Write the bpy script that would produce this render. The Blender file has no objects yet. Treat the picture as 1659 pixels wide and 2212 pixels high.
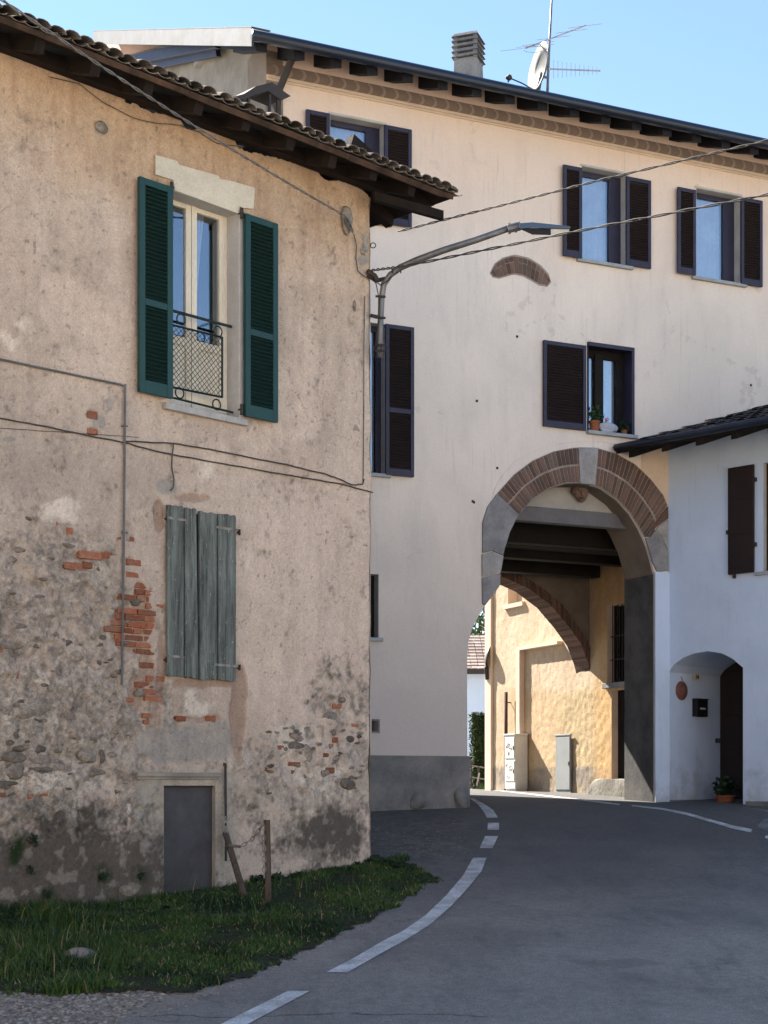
import bpy, math, random
import numpy as np
from mathutils import Vector, Matrix
from mathutils.geometry import tessellate_polygon
random.seed(7); rng = np.random.default_rng(11)
sc = bpy.context.scene
COL = sc.collection
# ------------------------------------------------------------------ camera, sky, sun, exposure
CZ = 1.75                       # eye height above the road at the camera
F = 3400.0; CX = 829.5; HY = 1700.0   # focal length, centre and horizon in units of a 1659 x 2212 picture
cd = bpy.data.cameras.new("camera"); cam = bpy.data.objects.new("camera", cd); COL.objects.link(cam)
cam.location = (0, 0, CZ); cam.rotation_euler = (math.radians(90), 0, 0)
cd.sensor_fit = 'HORIZONTAL'; cd.sensor_width = 36; cd.lens = F/1659*36
cd.shift_y = (HY-1106)/1659; cd.clip_end = 2000; cd.clip_start = 0.1
sc.camera = cam
SUN_AZ = 46.0; SUN_EL = 43.0    # degrees left of the view direction, and above the horizon
w = bpy.data.worlds.new("World"); sc.world = w; w.use_nodes = True
wn = w.node_tree.nodes; bg = wn['Background']
sky = wn.new('ShaderNodeTexSky'); sky.sky_type = 'NISHITA'; sky.sun_disc = False
sky.sun_elevation = math.radians(SUN_EL); sky.sun_rotation = math.radians(-SUN_AZ)
sky.air_density = 1.0; sky.dust_density = 0.0; sky.ozone_density = 1.6
w.node_tree.links.new(sky.outputs[0], bg.inputs[0]); bg.inputs[1].default_value = 0.07
sl = bpy.data.lights.new("sun", 'SUN'); so = bpy.data.objects.new("sun", sl); COL.objects.link(so)
sl.energy = 5.0; sl.angle = math.radians(0.5); sl.color = (1.0, 0.93, 0.82)
az = math.radians(SUN_AZ); el = math.radians(SUN_EL)
SD = Vector((-math.sin(az)*math.cos(el), math.cos(az)*math.cos(el), math.sin(el)))
so.rotation_euler = SD.to_track_quat('Z', 'Y').to_euler(); so.location = (0, 0, 30)
sc.view_settings.view_transform = 'Standard'; sc.view_settings.look = 'None'
sc.view_settings.exposure = 1.9; sc.view_settings.gamma = 1
sc.cycles.max_bounces = 6; sc.cycles.diffuse_bounces = 4; sc.cycles.transparent_max_bounces = 12

# ------------------------------------------------------------------ noise in numpy
def _h(ix, iy, seed):
    n = (ix.astype(np.int64)*374761393 + iy.astype(np.int64)*668265263 + seed*1442695041) & 0x7fffffff
    n = ((n ^ (n >> 13))*1274126177) & 0x7fffffff
    return ((n ^ (n >> 16)) & 0xffff)/65535.0
def vnoise(x, y, seed=0):
    x = np.asarray(x, float); y = np.asarray(y, float)
    ix = np.floor(x); iy = np.floor(y); fx = x-ix; fy = y-iy
    fx = fx*fx*(3-2*fx); fy = fy*fy*(3-2*fy)
    a = _h(ix, iy, seed); b = _h(ix+1, iy, seed); c = _h(ix, iy+1, seed); d = _h(ix+1, iy+1, seed)
    return a+(b-a)*fx+(c-a)*fy+(a-b-c+d)*fx*fy
def fbm(x, y, s, seed=0, o=4):
    t = 0; a = .5; tot = 0
    for k in range(o):
        t = t+a*vnoise(x*s+17.3*k, y*s+9.1*k, seed+k); tot += a; a *= .5; s *= 2.03
    return t/tot
def sstep(x, a, b):
    t = np.clip((x-a)/(b-a), 0, 1); return t*t*(3-2*t)

# ------------------------------------------------------------------ ground profile and planes
GY = np.array([-50, 0, 6, 10.5, 13, 15, 16.35, 18.3, 20, 22.5, 24.5, 27, 30, 40, 60, 900])
GH = np.array([-1.78, -1.75, -1.70, -1.58, -1.38, -1.22, -1.12, -.90, -.68, -.34, -.24, -.14, -.08, -.04, -.03, -.03])
_gy = np.linspace(-50, 80, 2601); _gh = np.interp(_gy, GY, GH)
_k = np.hanning(31); _k /= _k.sum(); _gs = np.convolve(np.pad(_gh, 15, mode='edge'), _k, mode='valid')
def gz(Y):                       # ground height relative to the eye
    return np.interp(Y, _gy, _gs)
def ray(px, py): return Vector(((px-CX)/F, 1.0, (HY-py)/F))
def at(px, py, Y): r = ray(px, py); return Vector((r.x*Y, Y, r.z*Y+CZ))
def on_ground(px, py, lift=0.0):
    r = ray(px, py); lo, hi = 4.0, 60.0
    for _ in range(40):
        m = (lo+hi)/2
        if r.z*m < gz(m): hi = m
        else: lo = m
    Y = (lo+hi)/2
    return Vector((r.x*Y, Y, float(gz(Y))+CZ+lift))
class Plane:
    """vertical plane: origin O (x, y), horizontal direction u, outward normal n"""
    def __init__(s, O, u, n):
        s.O = Vector((O[0], O[1])); s.u = Vector(u).normalized(); s.n = Vector(n).normalized()
        s.p = -s.n.dot(s.O)
    def hit(s, px, py, d=0.0):
        r = ray(px, py); Y = (-s.p+d)/(s.n.x*r.x+s.n.y); return Vector((r.x*Y, Y, r.z*Y+CZ))
    def sz(s, px, py, d=0.0):
        P = s.hit(px, py, d); q = Vector((P.x, P.y))-s.O
        return (q.dot(s.u), P.z)
    def W(s, a, z, d=0.0):
        return Vector((s.O.x+s.u.x*a+s.n.x*d, s.O.y+s.u.y*a+s.n.y*d, z))
    def px(s, a, z):              # numpy: where a wall point lies in the picture
        X = s.O.x+s.u.x*a; Y = s.O.y+s.u.y*a
        return CX+F*X/Y, HY-F*(z-CZ)/Y
def norm2(x, y): l = math.hypot(x, y); return (x/l, y/l)
# left wall
uL = norm2(.9913, 1); nL = (uL[1], -uL[0])
YL = 18.3; CL = ((803-CX)/F*YL, YL)
PL = Plane(CL, uL, nL)
uP = norm2(2.168, 1); nP = (uP[1], -uP[0])
def plane_through(u, n, px, Y): return Plane(((px-CX)/F*Y, Y), u, n)
_t = (575-CX)/F; _Y = 20.49/(-(nP[0]*_t+nP[1])); PP = plane_through(uP, nP, 575, _Y)
uH = norm2(1.0146, -1); nH = (uH[1], -uH[0])
_q = PP.hit(1443, 1000); PH = Plane((_q.x, _q.y), uH, nH)
inw = (-nP[0], -nP[1])          # into the gate house
_q = PP.hit(1413, 1700); PR = Plane((_q.x+.9*uP[0], _q.y+.9*uP[1]), inw, (-uP[0], -uP[1]))   # right wall of the passage, on into the court
PB = Plane((PP.O.x+inw[0]*3.3, PP.O.y+inw[1]*3.3), uP, nP)                                   # back wall of the gate
_o = PP.O; PG = Plane((_o.x, _o.y), (inw[0], inw[1]), (-uP[0], -uP[1]))                      # gable wall of the pale house

# ------------------------------------------------------------------ materials
class NT:
    def __init__(s, name):
        s.m = bpy.data.materials.new(name); s.m.use_nodes = True
        s.t = s.m.node_tree; s.n = s.t.nodes; s.l = s.t.links
        s.b = s.n['Principled BSDF']; s.tc = s.n.new('ShaderNodeTexCoord')
    def put(s, v, sock):
        if hasattr(v, 'is_linked') or isinstance(v, bpy.types.NodeSocket): s.l.new(v, sock)
        else:
            if isinstance(v, (tuple, list)) and len(v) == 3 and sock.type == 'RGBA': v = (*v, 1)
            sock.default_value = v
    def co(s, scale=(1, 1, 1), kind='Object'):
        mp = s.n.new('ShaderNodeMapping'); s.l.new(s.tc.outputs[kind], mp.inputs[0]); mp.inputs['Scale'].default_value = scale
        return mp.outputs[0]
    def noise(s, scale, detail=4, vec=None, rough=.55, dist=0):
        n = s.n.new('ShaderNodeTexNoise'); n.inputs['Scale'].default_value = scale; n.inputs['Detail'].default_value = detail
        n.inputs['Roughness'].default_value = rough; n.inputs['Distortion'].default_value = dist
        s.l.new(vec if vec is not None else s.tc.outputs['Object'], n.inputs['Vector']); return n.outputs[0]
    def vor(s, scale, vec=None, feat='F1', out=0):
        n = s.n.new('ShaderNodeTexVoronoi'); n.feature = feat; n.inputs['Scale'].default_value = scale
        s.l.new(vec if vec is not None else s.tc.outputs['Object'], n.inputs['Vector']); return n.outputs[out]
    def math(s, op, a, b=0.0, clamp=False):
        n = s.n.new('ShaderNodeMath'); n.operation = op; n.use_clamp = clamp; s.put(a, n.inputs[0]); s.put(b, n.inputs[1]); return n.outputs[0]
    def rng(s, v, a, b, c=0.0, d=1.0):
        n = s.n.new('ShaderNodeMapRange'); s.put(v, n.inputs[0])
        for k, x in zip((1, 2, 3, 4), (a, b, c, d)): n.inputs[k].default_value = x
        return n.outputs[0]
    def mix(s, f, a, b, mode='MIX'):
        n = s.n.new('ShaderNodeMix'); n.data_type = 'RGBA'; n.blend_type = mode
        s.put(f, n.inputs[0]); s.put(a, n.inputs[6]); s.put(b, n.inputs[7]); return n.outputs[2]
    def bump(s, h, strength=.3, dist=.01, prev=None):
        n = s.n.new('ShaderNodeBump'); n.inputs['Strength'].default_value = strength; n.inputs['Distance'].default_value = dist
        s.put(h, n.inputs['Height'])
        if prev is not None: s.l.new(prev, n.inputs['Normal'])
        return n.outputs[0]
    def out(s, col, rough=.85, nrm=None, spec=.3, metal=0):
        s.put(col, s.b.inputs['Base Color']); s.put(rough, s.b.inputs['Roughness'])
        s.b.inputs['Specular IOR Level'].default_value = spec; s.b.inputs['Metallic'].default_value = metal
        if nrm is not None: s.l.new(nrm, s.b.inputs['Normal'])
        return s.m
def gen(name, c1, c2=None, scale=3, rough=.8, bump=.25, bs=40, bd=.004, spec=.3, metal=0, stretch=(1, 1, 1), isl=0, grain=.12):
    """two tones in soft patches + fine grain + bump; isl varies brightness from piece to piece"""
    t = NT(name); v = t.co(stretch)
    c2 = c2 or tuple(x*.7 for x in c1)
    f = t.rng(t.noise(scale, 6, v, .62), .34, .66)
    c = t.mix(f, c1, c2)
    if grain:
        g = t.rng(t.noise(bs*1.7, 3, v), .25, .75, 1-grain, 1+grain)
        c = t.mix(1.0, c, t.n.new('ShaderNodeCombineColor').outputs[0], 'MULTIPLY') if False else c
        cc = t.n.new('ShaderNodeCombineColor')
        for k in range(3): t.l.new(g, cc.inputs[k])
        c = t.mix(1.0, c, cc.outputs[0], 'MULTIPLY')
    if isl:
        gi = t.n.new('ShaderNodeNewGeometry'); r = t.rng(gi.outputs['Random Per Island'], 0, 1, 1-isl, 1+isl*.7)
        cc = t.n.new('ShaderNodeCombineColor')
        for k in range(3): t.l.new(r, cc.inputs[k])
        c = t.mix(1.0, c, cc.outputs[0], 'MULTIPLY')
    nb = t.bump(t.noise(bs, 5, v), bump, bd) if bump else None
    return t.out(c, rough, nb, spec, metal)
M = {}
def vertex_wall(name, fine=1.0, bumpd=.012):
    """colour per vertex ('tone'); its alpha says how broken up the plaster is"""
    t = NT(name); a = t.n.new('ShaderNodeVertexColor'); a.layer_name = 'tone'; R = a.outputs[1]
    def mono(v):
        cc = t.n.new('ShaderNodeCombineColor')
        for k in range(3): t.l.new(v, cc.inputs[k])
        return cc.outputs[0]
    g1 = t.math('MULTIPLY', t.rng(t.noise(60, 6, None, .8), .32, .68, 1-.26*fine, 1+.24*fine), t.rng(t.noise(26, 5, None, .75), .34, .66, 1-.10*fine, 1+.09*fine))
    g2 = t.rng(t.noise(7, 6, None, .7), .3, .7, .88, 1.10)
    c = t.mix(1.0, a.outputs[0], mono(t.math('MULTIPLY', g1, g2)), 'MULTIPLY')
    st = t.rng(t.noise(2.2, 6, t.co((2.2, 2.2, .45)), .65), .45, .75, 1.05, .84)
    c = t.mix(1.0, c, mono(st), 'MULTIPLY')
    # broken zone: strong mottling at hand and finger scale, dark gaps, pale mortar
    w_ = t.noise(17, 9, None, .78, .4)
    h1 = t.rng(w_, .36, .66, .52, 1.5); cr = t.mix(1.0, a.outputs[0], mono(h1), 'MULTIPLY')
    vd = t.vor(15, None, 'DISTANCE_TO_EDGE'); e = t.rng(t.math('ADD', vd, t.rng(t.noise(30, 4), .3, .7, -.09, .11)), .0, .06, .80, 1.0)
    cr = t.mix(1.0, cr, mono(e), 'MULTIPLY')
    c = t.mix(R, c, cr)
    pit = t.rng(t.vor(38, None), .07, .14, 1, 0); pit = t.math('MULTIPLY', pit, t.rng(t.noise(3.3, 3), .52, .66))
    c = t.mix(t.math('MULTIPLY', pit, .55*fine), c, (.12, .10, .085))
    hb = t.math('ADD', t.noise(30, 8, None, .7), t.math('MULTIPLY', R, t.math('MULTIPLY', w_, 2.6)))
    b = t.bump(hb, .8, bumpd); b = t.bump(t.noise(150, 3, None, .6), .35, .004, b)
    return t.out(c, .93, b, .15)
M['oldwall'] = vertex_wall('weathered_plaster')
M['courtwall'] = vertex_wall('court_plaster', .7)
def pale_plaster():
    t = NT('pale_plaster')
    def mono(v):
        cc = t.n.new('ShaderNodeCombineColor')
        for k in range(3): t.l.new(v, cc.inputs[k])
        return cc.outputs[0]
    f = t.rng(t.noise(.55, 6, None, .6, .4), .35, .68)
    c = t.mix(f, (.80, .71, .625), (.70, .63, .565))
    f2 = t.rng(t.noise(1.6, 6, t.co((1.6, 1.6, .5)), .65), .50, .74)
    c = t.mix(t.math('MULTIPLY', f2, .45), c, (.58, .52, .48))
    # rosier towards the eaves, greyer and darker low down
    sp = t.n.new('ShaderNodeSeparateXYZ'); t.l.new(t.tc.outputs['Object'], sp.inputs[0])
    up = t.rng(t.math('ADD', sp.outputs[2], t.math('MULTIPLY', t.noise(.9, 4), 1.5)), 8.6, 12.2); c = t.mix(t.math('MULTIPLY', up, .75), c, (.80, .54, .39))
    lo = t.rng(t.math('ADD', sp.outputs[2], t.math('MULTIPLY', t.noise(1.2, 4), 2.2)), 6.2, 2.6)
    c = t.mix(t.math('MULTIPLY', lo, .8), c, (.50, .45, .43))
    # thin rain streaks and hairline cracks
    st = t.rng(t.noise(5, 5, t.co((5, 5, .22)), .6), .56, .74); st = t.math('MULTIPLY', st, t.rng(t.noise(.7, 3), .42, .6))
    c = t.mix(t.math('MULTIPLY', st, .38), c, (.42, .37, .33))
    v = t.vor(.55, t.co((1, 1, 1)), 'DISTANCE_TO_EDGE'); ck = t.rng(t.math('ADD', v, t.rng(t.noise(6, 6), .3, .7, -.05, .05)), .0, .004, 1, 0)
    ck = t.math('MULTIPLY', t.math('ABSOLUTE', ck), t.rng(t.noise(.5, 2), .5, .56)); c = t.mix(t.math('MULTIPLY', ck, .22), c, (.36, .32, .29))
    c = t.mix(1.0, c, mono(t.rng(t.noise(70, 5, None, .7), .3, .7, .90, 1.08)), 'MULTIPLY')
    b = t.bump(t.noise(2.2, 5), .45, .05); b = t.bump(t.noise(45, 6, None, .65), .35, .006, b)
    return t.out(c, .9, b, .2)
M['pale'] = pale_plaster()
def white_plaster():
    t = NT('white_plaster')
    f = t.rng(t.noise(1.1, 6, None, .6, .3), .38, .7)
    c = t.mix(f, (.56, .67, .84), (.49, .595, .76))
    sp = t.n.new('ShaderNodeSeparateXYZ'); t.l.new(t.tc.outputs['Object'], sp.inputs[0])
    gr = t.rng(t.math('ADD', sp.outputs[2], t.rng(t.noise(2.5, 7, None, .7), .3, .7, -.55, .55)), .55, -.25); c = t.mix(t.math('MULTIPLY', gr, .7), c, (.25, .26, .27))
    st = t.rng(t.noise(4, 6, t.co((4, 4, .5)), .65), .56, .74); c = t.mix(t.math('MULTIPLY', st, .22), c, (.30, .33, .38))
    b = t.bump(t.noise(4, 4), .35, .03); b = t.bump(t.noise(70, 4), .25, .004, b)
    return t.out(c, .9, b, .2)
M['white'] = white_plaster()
M['plinth'] = gen('plinth_cement', (.23, .22, .21), (.105, .107, .115), 1.9, .93, .5, 22, .012)
M['gablegrey'] = gen('gable_render', (.34, .305, .26), (.22, .20, .17), 2.2, .93, .5, 18, .012)
M['pink'] = gen('pink_render', (.66, .43, .34), (.58, .38, .31), 2, .9, .2)
M['frieze'] = gen('frieze_paint', (.235, .180, .150), (.190, .148, .125), 2, .9, .1)
M['friezelight'] = gen('frieze_motif_paint', (.34, .27, .225), (.29, .23, .19), 2, .9, .1)
M['trim'] = gen('cream_trim', (.66, .52, .40), (.58, .46, .36), 3, .9, .15)
M['navy'] = gen('navy_paint', (.030, .028, .058), (.020, .019, .042), 3, .55, .15, 60, .001, .4)
M['navylouv'] = gen('dark_brown_louvre', (.020, .0105, .0095), (.014, .008, .008), 5, .6, .1, 60, .001, .35)
M['gutter'] = gen('dark_blue_gutter', (.010, .018, .036), (.007, .012, .026), 2, .38, .1, 30, .002, .5)
M['eavewood'] = gen('dark_eave_wood', (.010, .010, .015), (.006, .006, .009), 4, .75, .4, 30, .004, .3, 0, (1, 1, 1))
M['green'] = gen('green_paint', (.006, .050, .048), (.006, .040, .041), 4, .5, .15, 50, .001, .4)
M['greenlouv'] = gen('green_louvre', (.004, .026, .021), (.004, .020, .017), 5, .5, .1, 50, .001, .4)
M['railgreen'] = gen('railing_paint', (.012, .030, .028), (.02, .02, .018), 12, .5, .2, 60, .001)
M['cream'] = gen('cream_window_paint', (.74, .69, .58), (.64, .58, .46), 6, .55, .2, 40, .002, .4, 0, (1, 1, .2))
M['reveal'] = gen('white_reveal', (.50, .49, .47), (.40, .39, .37), 4, .9, .3)
M['marble'] = gen('sill_stone', (.44, .43, .41), (.33, .32, .31), 9, .7, .2)
M['sillblue'] = gen('grey_sill', (.36, .38, .40), (.28, .30, .32), 7, .7, .2)
M['patch'] = gen('lintel_patch_plaster', (.66, .61, .50), (.56, .51, .41), 3, .92, .4, 30, .006)
def oldwood():
    t = NT('weathered_green_planks'); v = t.co((5, 5, .35)); gi = t.n.new('ShaderNodeNewGeometry')
    f = t.rng(t.noise(3.4, 7, v, .7), .34, .66); c = t.mix(f, (.225, .255, .232), (.060, .068, .064))
    g = t.rng(t.noise(16, 5, v, .7), .55, .66); c = t.mix(t.math('MULTIPLY', g, .7), c, (.022, .024, .023))
    w_ = t.rng(t.noise(24, 5, t.co((2, 2, .8)), .7), .62, .68); c = t.mix(t.math('MULTIPLY', w_, .75), c, (.44, .45, .42))
    b = t.bump(t.noise(9, 7, v, .75), 1.0, .016); return t.out(c, .9, b, .15)
M['oldwood'] = oldwood()
M['strap'] = gen('hinge_iron', (.27, .28, .265), (.13, .10, .08), 14, .7, .3)
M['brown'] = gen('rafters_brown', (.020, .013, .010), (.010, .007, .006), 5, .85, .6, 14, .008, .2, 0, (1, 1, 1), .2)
M['brownlit'] = gen('fascia_lit_wood', (.085, .048, .030), (.030, .019, .013), 4, .85, .6, 14, .008, .2, 0, (1, 1, 1), .2)  # eave wood in a lighter copy, the light on the edge painted in
M['tile'] = gen('old_clay_tile', (.25, .22, .19), (.10, .085, .075), 5, .92, .5, 25, .006, .15, 0, (1, 1, 1), .35, .25)
M['tiledark'] = gen('dark_mossy_tile', (.075, .07, .07), (.045, .045, .05), 5, .92, .5, 25, .006, .15, 0, (1, 1, 1), .3, .25)
M['metaldoor'] = gen('slate_metal', (.064, .060, .068), (.040, .037, .040), 3.5, .6, .5, 6, .006, .4)
M['darkmetal'] = gen('dark_iron', (.030, .030, .032), (.05, .035, .028), 10, .6, .2)
M['cable'] = gen('cable_grey', (.075, .07, .068), (.05, .048, .046), 10, .7, .1)
M['cablelight'] = gen('cable_light', (.21, .20, .19), (.12, .115, .11), 20, .7, .2)
M['conduit'] = gen('conduit_grey', (.135, .14, .145), (.09, .09, .09), 8, .6, .15)
M['galv'] = gen('galvanised_steel', (.19, .195, .20), (.12, .125, .13), 9, .45, .15, 60, .001, .5, .4)
M['zinc'] = gen('zinc_flashing', (.080, .086, .10), (.040, .036, .034), 2.6, .6, .3, 8, .006, .4, .1)
M['lampblack'] = gen('lamp_housing_dark', (.012, .012, .014), None, 5, .5, .05)
M['lampblue'] = gen('lamp_cover_blue', (.055, .095, .155), (.05, .08, .13), 5, .35, .05, 40, .001, .5)
M['lens'] = gen('lamp_lens', (.62, .58, .48), None, 5, .3, .05)
M['stonegrey'] = gen('arch_grey_stone', (.27, .265, .265), (.17, .17, .175), 3.5, .9, .6, 16, .012, .2, 0, (1, 1, 1), .15)
M['stonelight'] = gen('arch_light_stone', (.36, .345, .33), (.24, .235, .23), 5, .9, .6, 16, .012, .2, 0, (1, 1, 1), .1)
M['ringbrick'] = gen('arch_brick', (.175, .098, .075), (.120, .095, .080), 6, .9, .6, 26, .006, .2, 0, (1, 1, 1), .38, .25)
M['mortar'] = gen('mortar', (.36, .30, .255), (.25, .205, .175), 9, .95, .5)
M['brick'] = gen('old_red_brick', (.30, .088, .042), (.27, .15, .105), 7, .95, 1.0, 30, .01, .15, 0, (1, 1, 1), .35, .3)
M['rubble'] = gen('rubble_stone', (.28, .24, .20), (.15, .13, .11), 9, .95, 1.0, 22, .02, .1, 0, (1, 1, 1), .45, .35)
M['asph'] = None
M['darkwood'] = gen('dark_beam_wood', (.014, .011, .010), (.007, .006, .006), 4, .85, .5)
M['lintelgrey'] = gen('grey_painted_lintel', (.17, .165, .175), (.13, .125, .13), 3, .85, .2)
M['tymp'] = gen('tympanum_plaster', (.40, .38, .34), (.33, .31, .285), 3, .9, .3)
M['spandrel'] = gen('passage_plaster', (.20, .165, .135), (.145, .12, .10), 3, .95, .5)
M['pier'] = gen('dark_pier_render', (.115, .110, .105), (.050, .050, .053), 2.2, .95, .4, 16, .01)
M['terracotta'] = gen('terracotta', (.36, .13, .065), (.27, .10, .055), 6, .9, .3)
M['leaf'] = gen('plant_leaf', (.035, .075, .020), (.02, .05, .018), 8, .7, 0, isl=.4)
M['leafdark'] = gen('dark_plant_leaf', (.018, .042, .016), (.012, .03, .014), 8, .7, 0, isl=.4)
M['flower'] = gen('pink_flower', (.55, .22, .25), (.45, .15, .20), 6, .7, 0)
M['cloth'] = gen('pale_cloth', (.42, .45, .52), (.35, .38, .45), 9, .9, .3)
M['postwood'] = gen('post_wood', (.125, .092, .070), (.06, .046, .036), 5, .9, .7, 20, .006, .2, 0, (4, 4, .5))
M['chain'] = gen('chain_steel', (.42, .40, .37), (.22, .18, .15), 20, .45, .1, 60, .001, .5, .5)
M['dish'] = gen('dish_grey', (.14, .137, .128), (.12, .116, .11), 4, .5, .05)
M['alu'] = gen('antenna_aluminium', (.50, .48, .45), (.4, .38, .36), 8, .4, .05, 60, .001, .5, .5)
M['plate'] = gen('enamel_plate', (.68, .66, .56), None, 5, .4, .05)
M['ink'] = gen('black_paint', (.01, .01, .012), None, 5, .5, 0)
M['plaque'] = gen('terracotta_plaque', (.19, .085, .062), (.13, .065, .05), 9, .85, .6, 12, .01)
M['cabwhite'] = gen('cabinet_white', (.62, .60, .55), (.52, .50, .46), 3, .5, .05)
M['cabgrey'] = gen('cabinet_grey', (.27, .28, .28), (.23, .24, .24), 3, .5, .05)
M['bark'] = gen('bark', (.07, .05, .035), None, 6, .95, .6)
M['hedge'] = gen('hedge_leaf', (.030, .055, .015), (.018, .035, .012), 3, .8, 0, isl=.5)
M['treeleaf'] = gen('tree_leaf', (.10, .13, .03), (.05, .08, .02), 3, .7, 0, isl=.5)
M['redtile'] = gen('red_roof_tile', (.24, .15, .12), (.30, .26, .235), 12, .9, .3, isl=.3)
M['rust'] = gen('rusty_pipe', (.06, .030, .022), None, 10, .8, .2)
M['pvc'] = gen('light_pipe', (.62, .60, .55), None, 10, .5, .05)
M['curtain'] = gen('curtain_white', (.62, .62, .62), (.5, .5, .5), 4, .9, .1)
M['room'] = gen('dark_room', (.018, .016, .016), None, 3, .95, 0)
M['rock'] = gen('rock_grey', (.24, .225, .20), (.15, .14, .12), 7, .95, .8, 18, .015)
def glass(name, tint=(.02, .03, .05), refl=.21):
    t = NT(name); nd = t.n; gl = nd.new('ShaderNodeBsdfGlossy'); gl.inputs['Roughness'].default_value = .03
    gl.inputs['Color'].default_value = (.9, .95, 1, 1)
    tr = nd.new('ShaderNodeBsdfTransparent'); tr.inputs[0].default_value = (.86, .9, .95, 1)
    mx = nd.new('ShaderNodeMixShader'); mx.inputs[0].default_value = refl
    t.l.new(tr.outputs[0], mx.inputs[1]); t.l.new(gl.outputs[0], mx.inputs[2])
    b = t.bump(t.noise(1.5, 2), .15, .01); t.l.new(b, gl.inputs['Normal'])
    t.l.new(mx.outputs[0], nd['Material Output'].inputs[0]); return t.m
M['glass'] = glass('window_glass')
def asphalt(paint=False):
    t = NT('road_paint' if paint else 'asphalt')
    def mono(v):
        cc = t.n.new('ShaderNodeCombineColor')
        for k in range(3): t.l.new(v, cc.inputs[k])
        return cc.outputs[0]
    sp = t.n.new('ShaderNodeSeparateXYZ'); t.l.new(t.tc.outputs['Object'], sp.inputs[0]); X, Y = sp.outputs[0], sp.outputs[1]
    f = t.rng(t.noise(.6, 7, None, .68, .4), .36, .66)
    c = t.mix(f, (.330, .300, .262), (.235, .216, .193))
    f2 = t.rng(t.noise(1.5, 6, t.co((1.5, .6, 1)), .7, .3), .5, .68)
    c = t.mix(t.math('MULTIPLY', f2, .5), c, (.135, .128, .122))
    # darker towards the gate, with a noisy transition
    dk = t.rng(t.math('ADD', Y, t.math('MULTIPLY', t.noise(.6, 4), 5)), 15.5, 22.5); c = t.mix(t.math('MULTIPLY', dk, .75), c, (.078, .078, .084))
    # dusty side yard beside the old house
    dy = t.math('MULTIPLY', t.rng(t.math('ADD', X, t.math('MULTIPLY', t.noise(1.3, 5), 1.4)), 2.1, 1.4), t.rng(Y, 17.5, 19))
    c = t.mix(t.math('MULTIPLY', dy, .6), c, t.mix(t.rng(t.noise(5, 6, None, .75), .42, .6), (.09, .085, .08), (.21, .195, .175)))
    # repair patch: darker tar with ragged edge
    pt = t.rng(t.noise(.22, 5, None, .5, .2), .60, .615); c = t.mix(t.math('MULTIPLY', pt, .35), c, (.11, .105, .10))
    g = t.math('MULTIPLY', t.rng(t.vor(120, None), .0, .55, 1.45, .7), t.rng(t.noise(200, 2), .35, .68, .58, 1.5))
    fl = t.rng(t.vor(26, None), .0, .09, 2.1, 1.0); g = t.math('MULTIPLY', g, fl)
    c = t.mix(1.0, c, mono(g), 'MULTIPLY')
    c = t.mix(1.0, c, mono(t.rng(t.noise(14, 4, None, .7), .3, .7, .84, 1.14)), 'MULTIPLY')
    # tar cracks, one across the foreground
    v = t.vor(.33, t.co((1, 1, 1)), 'DISTANCE_TO_EDGE'); nz = t.rng(t.noise(2.6, 6), .3, .7, -.035, .05)
    cr = t.math('MULTIPLY', t.rng(t.math('ABSOLUTE', t.math('ADD', v, nz)), .0, .007, 1, 0), t.rng(t.noise(.35, 2), .48, .56))
    w_ = t.math('ADD', Y, t.rng(t.noise(1.8, 6), .3, .7, -.10, .10)); cl = t.math('MULTIPLY', t.rng(t.math('ABSOLUTE', t.math('SUBTRACT', w_, 10.72)), .004, .022, 1, 0), t.rng(t.noise(.9, 4), .46, .54))
    c = t.mix(t.math('MULTIPLY', t.math('MAXIMUM', t.math('MULTIPLY', cr, .5), cl), .75), c, (.022, .021, .021))
    if paint:
        wr = t.math('ADD', t.rng(t.noise(60, 5, None, .75), .3, .7, 0, .6), t.rng(t.noise(3.2, 5, None, .6), .3, .75, 0, .55))
        c = t.mix(t.rng(wr, .42, .60), (.66, .66, .65), t.mix(.62, c, (.56, .56, .55)))
        c = t.mix(t.rng(wr, .80, .90), c, (.10, .095, .09))
        c = t.mix(1.0, c, mono(t.rng(t.noise(9, 4), .3, .7, .86, 1.08)), 'MULTIPLY')
    b = t.bump(t.noise(130, 3, None, .7), .6, .008); b = t.bump(t.noise(4, 3), .25, .025, b)
    return t.out(c, .84, b, .3)
M['asph'] = asphalt()
M['road_paint'] = asphalt(True)
def groundm():
    t = NT('dirt_gravel')
    f = t.rng(t.noise(1.3, 6), .35, .65); c = t.mix(f, (.46, .41, .34), (.38, .33, .27)); sy = t.n.new('ShaderNodeSeparateXYZ'); t.l.new(t.tc.outputs['Object'], sy.inputs[0]); c = t.mix(t.math('MULTIPLY', t.rng(sy.outputs[1], 5, 8), t.rng(sy.outputs[1], 40, 30)), c, t.mix(f, (.25, .215, .175), (.15, .128, .104)))  # ground out of view kept paler to bounce light onto shaded walls
    v = t.rng(t.vor(28, None), 0, .6, .8, 1.3)
    cc = t.n.new('ShaderNodeCombineColor')
    for k in range(3): t.l.new(v, cc.inputs[k])
    c = t.mix(1.0, c, cc.outputs[0], 'MULTIPLY')
    b = t.bump(t.vor(28, None), .8, .02)
    return t.out(c, .95, b, .2)
M['ground'] = groundm()
def grassm():
    t = NT('grass_blade'); gi = t.n.new('ShaderNodeNewGeometry')
    rv = gi.outputs['Random Per Island']
    c = t.mix(gi.outputs['Random Per Island'], (.024, .062, .012), (.064, .120, .024))
    r = t.rng(t.noise(2.4, 5, None, .7), .52, .66); c = t.mix(t.math('MULTIPLY', r, .55), c, (.085, .080, .03))
    c = t.mix(t.rng(t.noise(1.3, 4), .5, .62), c, (.012, .034, .010))
    c = t.mix(t.rng(rv, .935, .94), c, (.26, .21, .11))
    return t.out(c, .65, None, .3)
M['grass'] = grassm()
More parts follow.
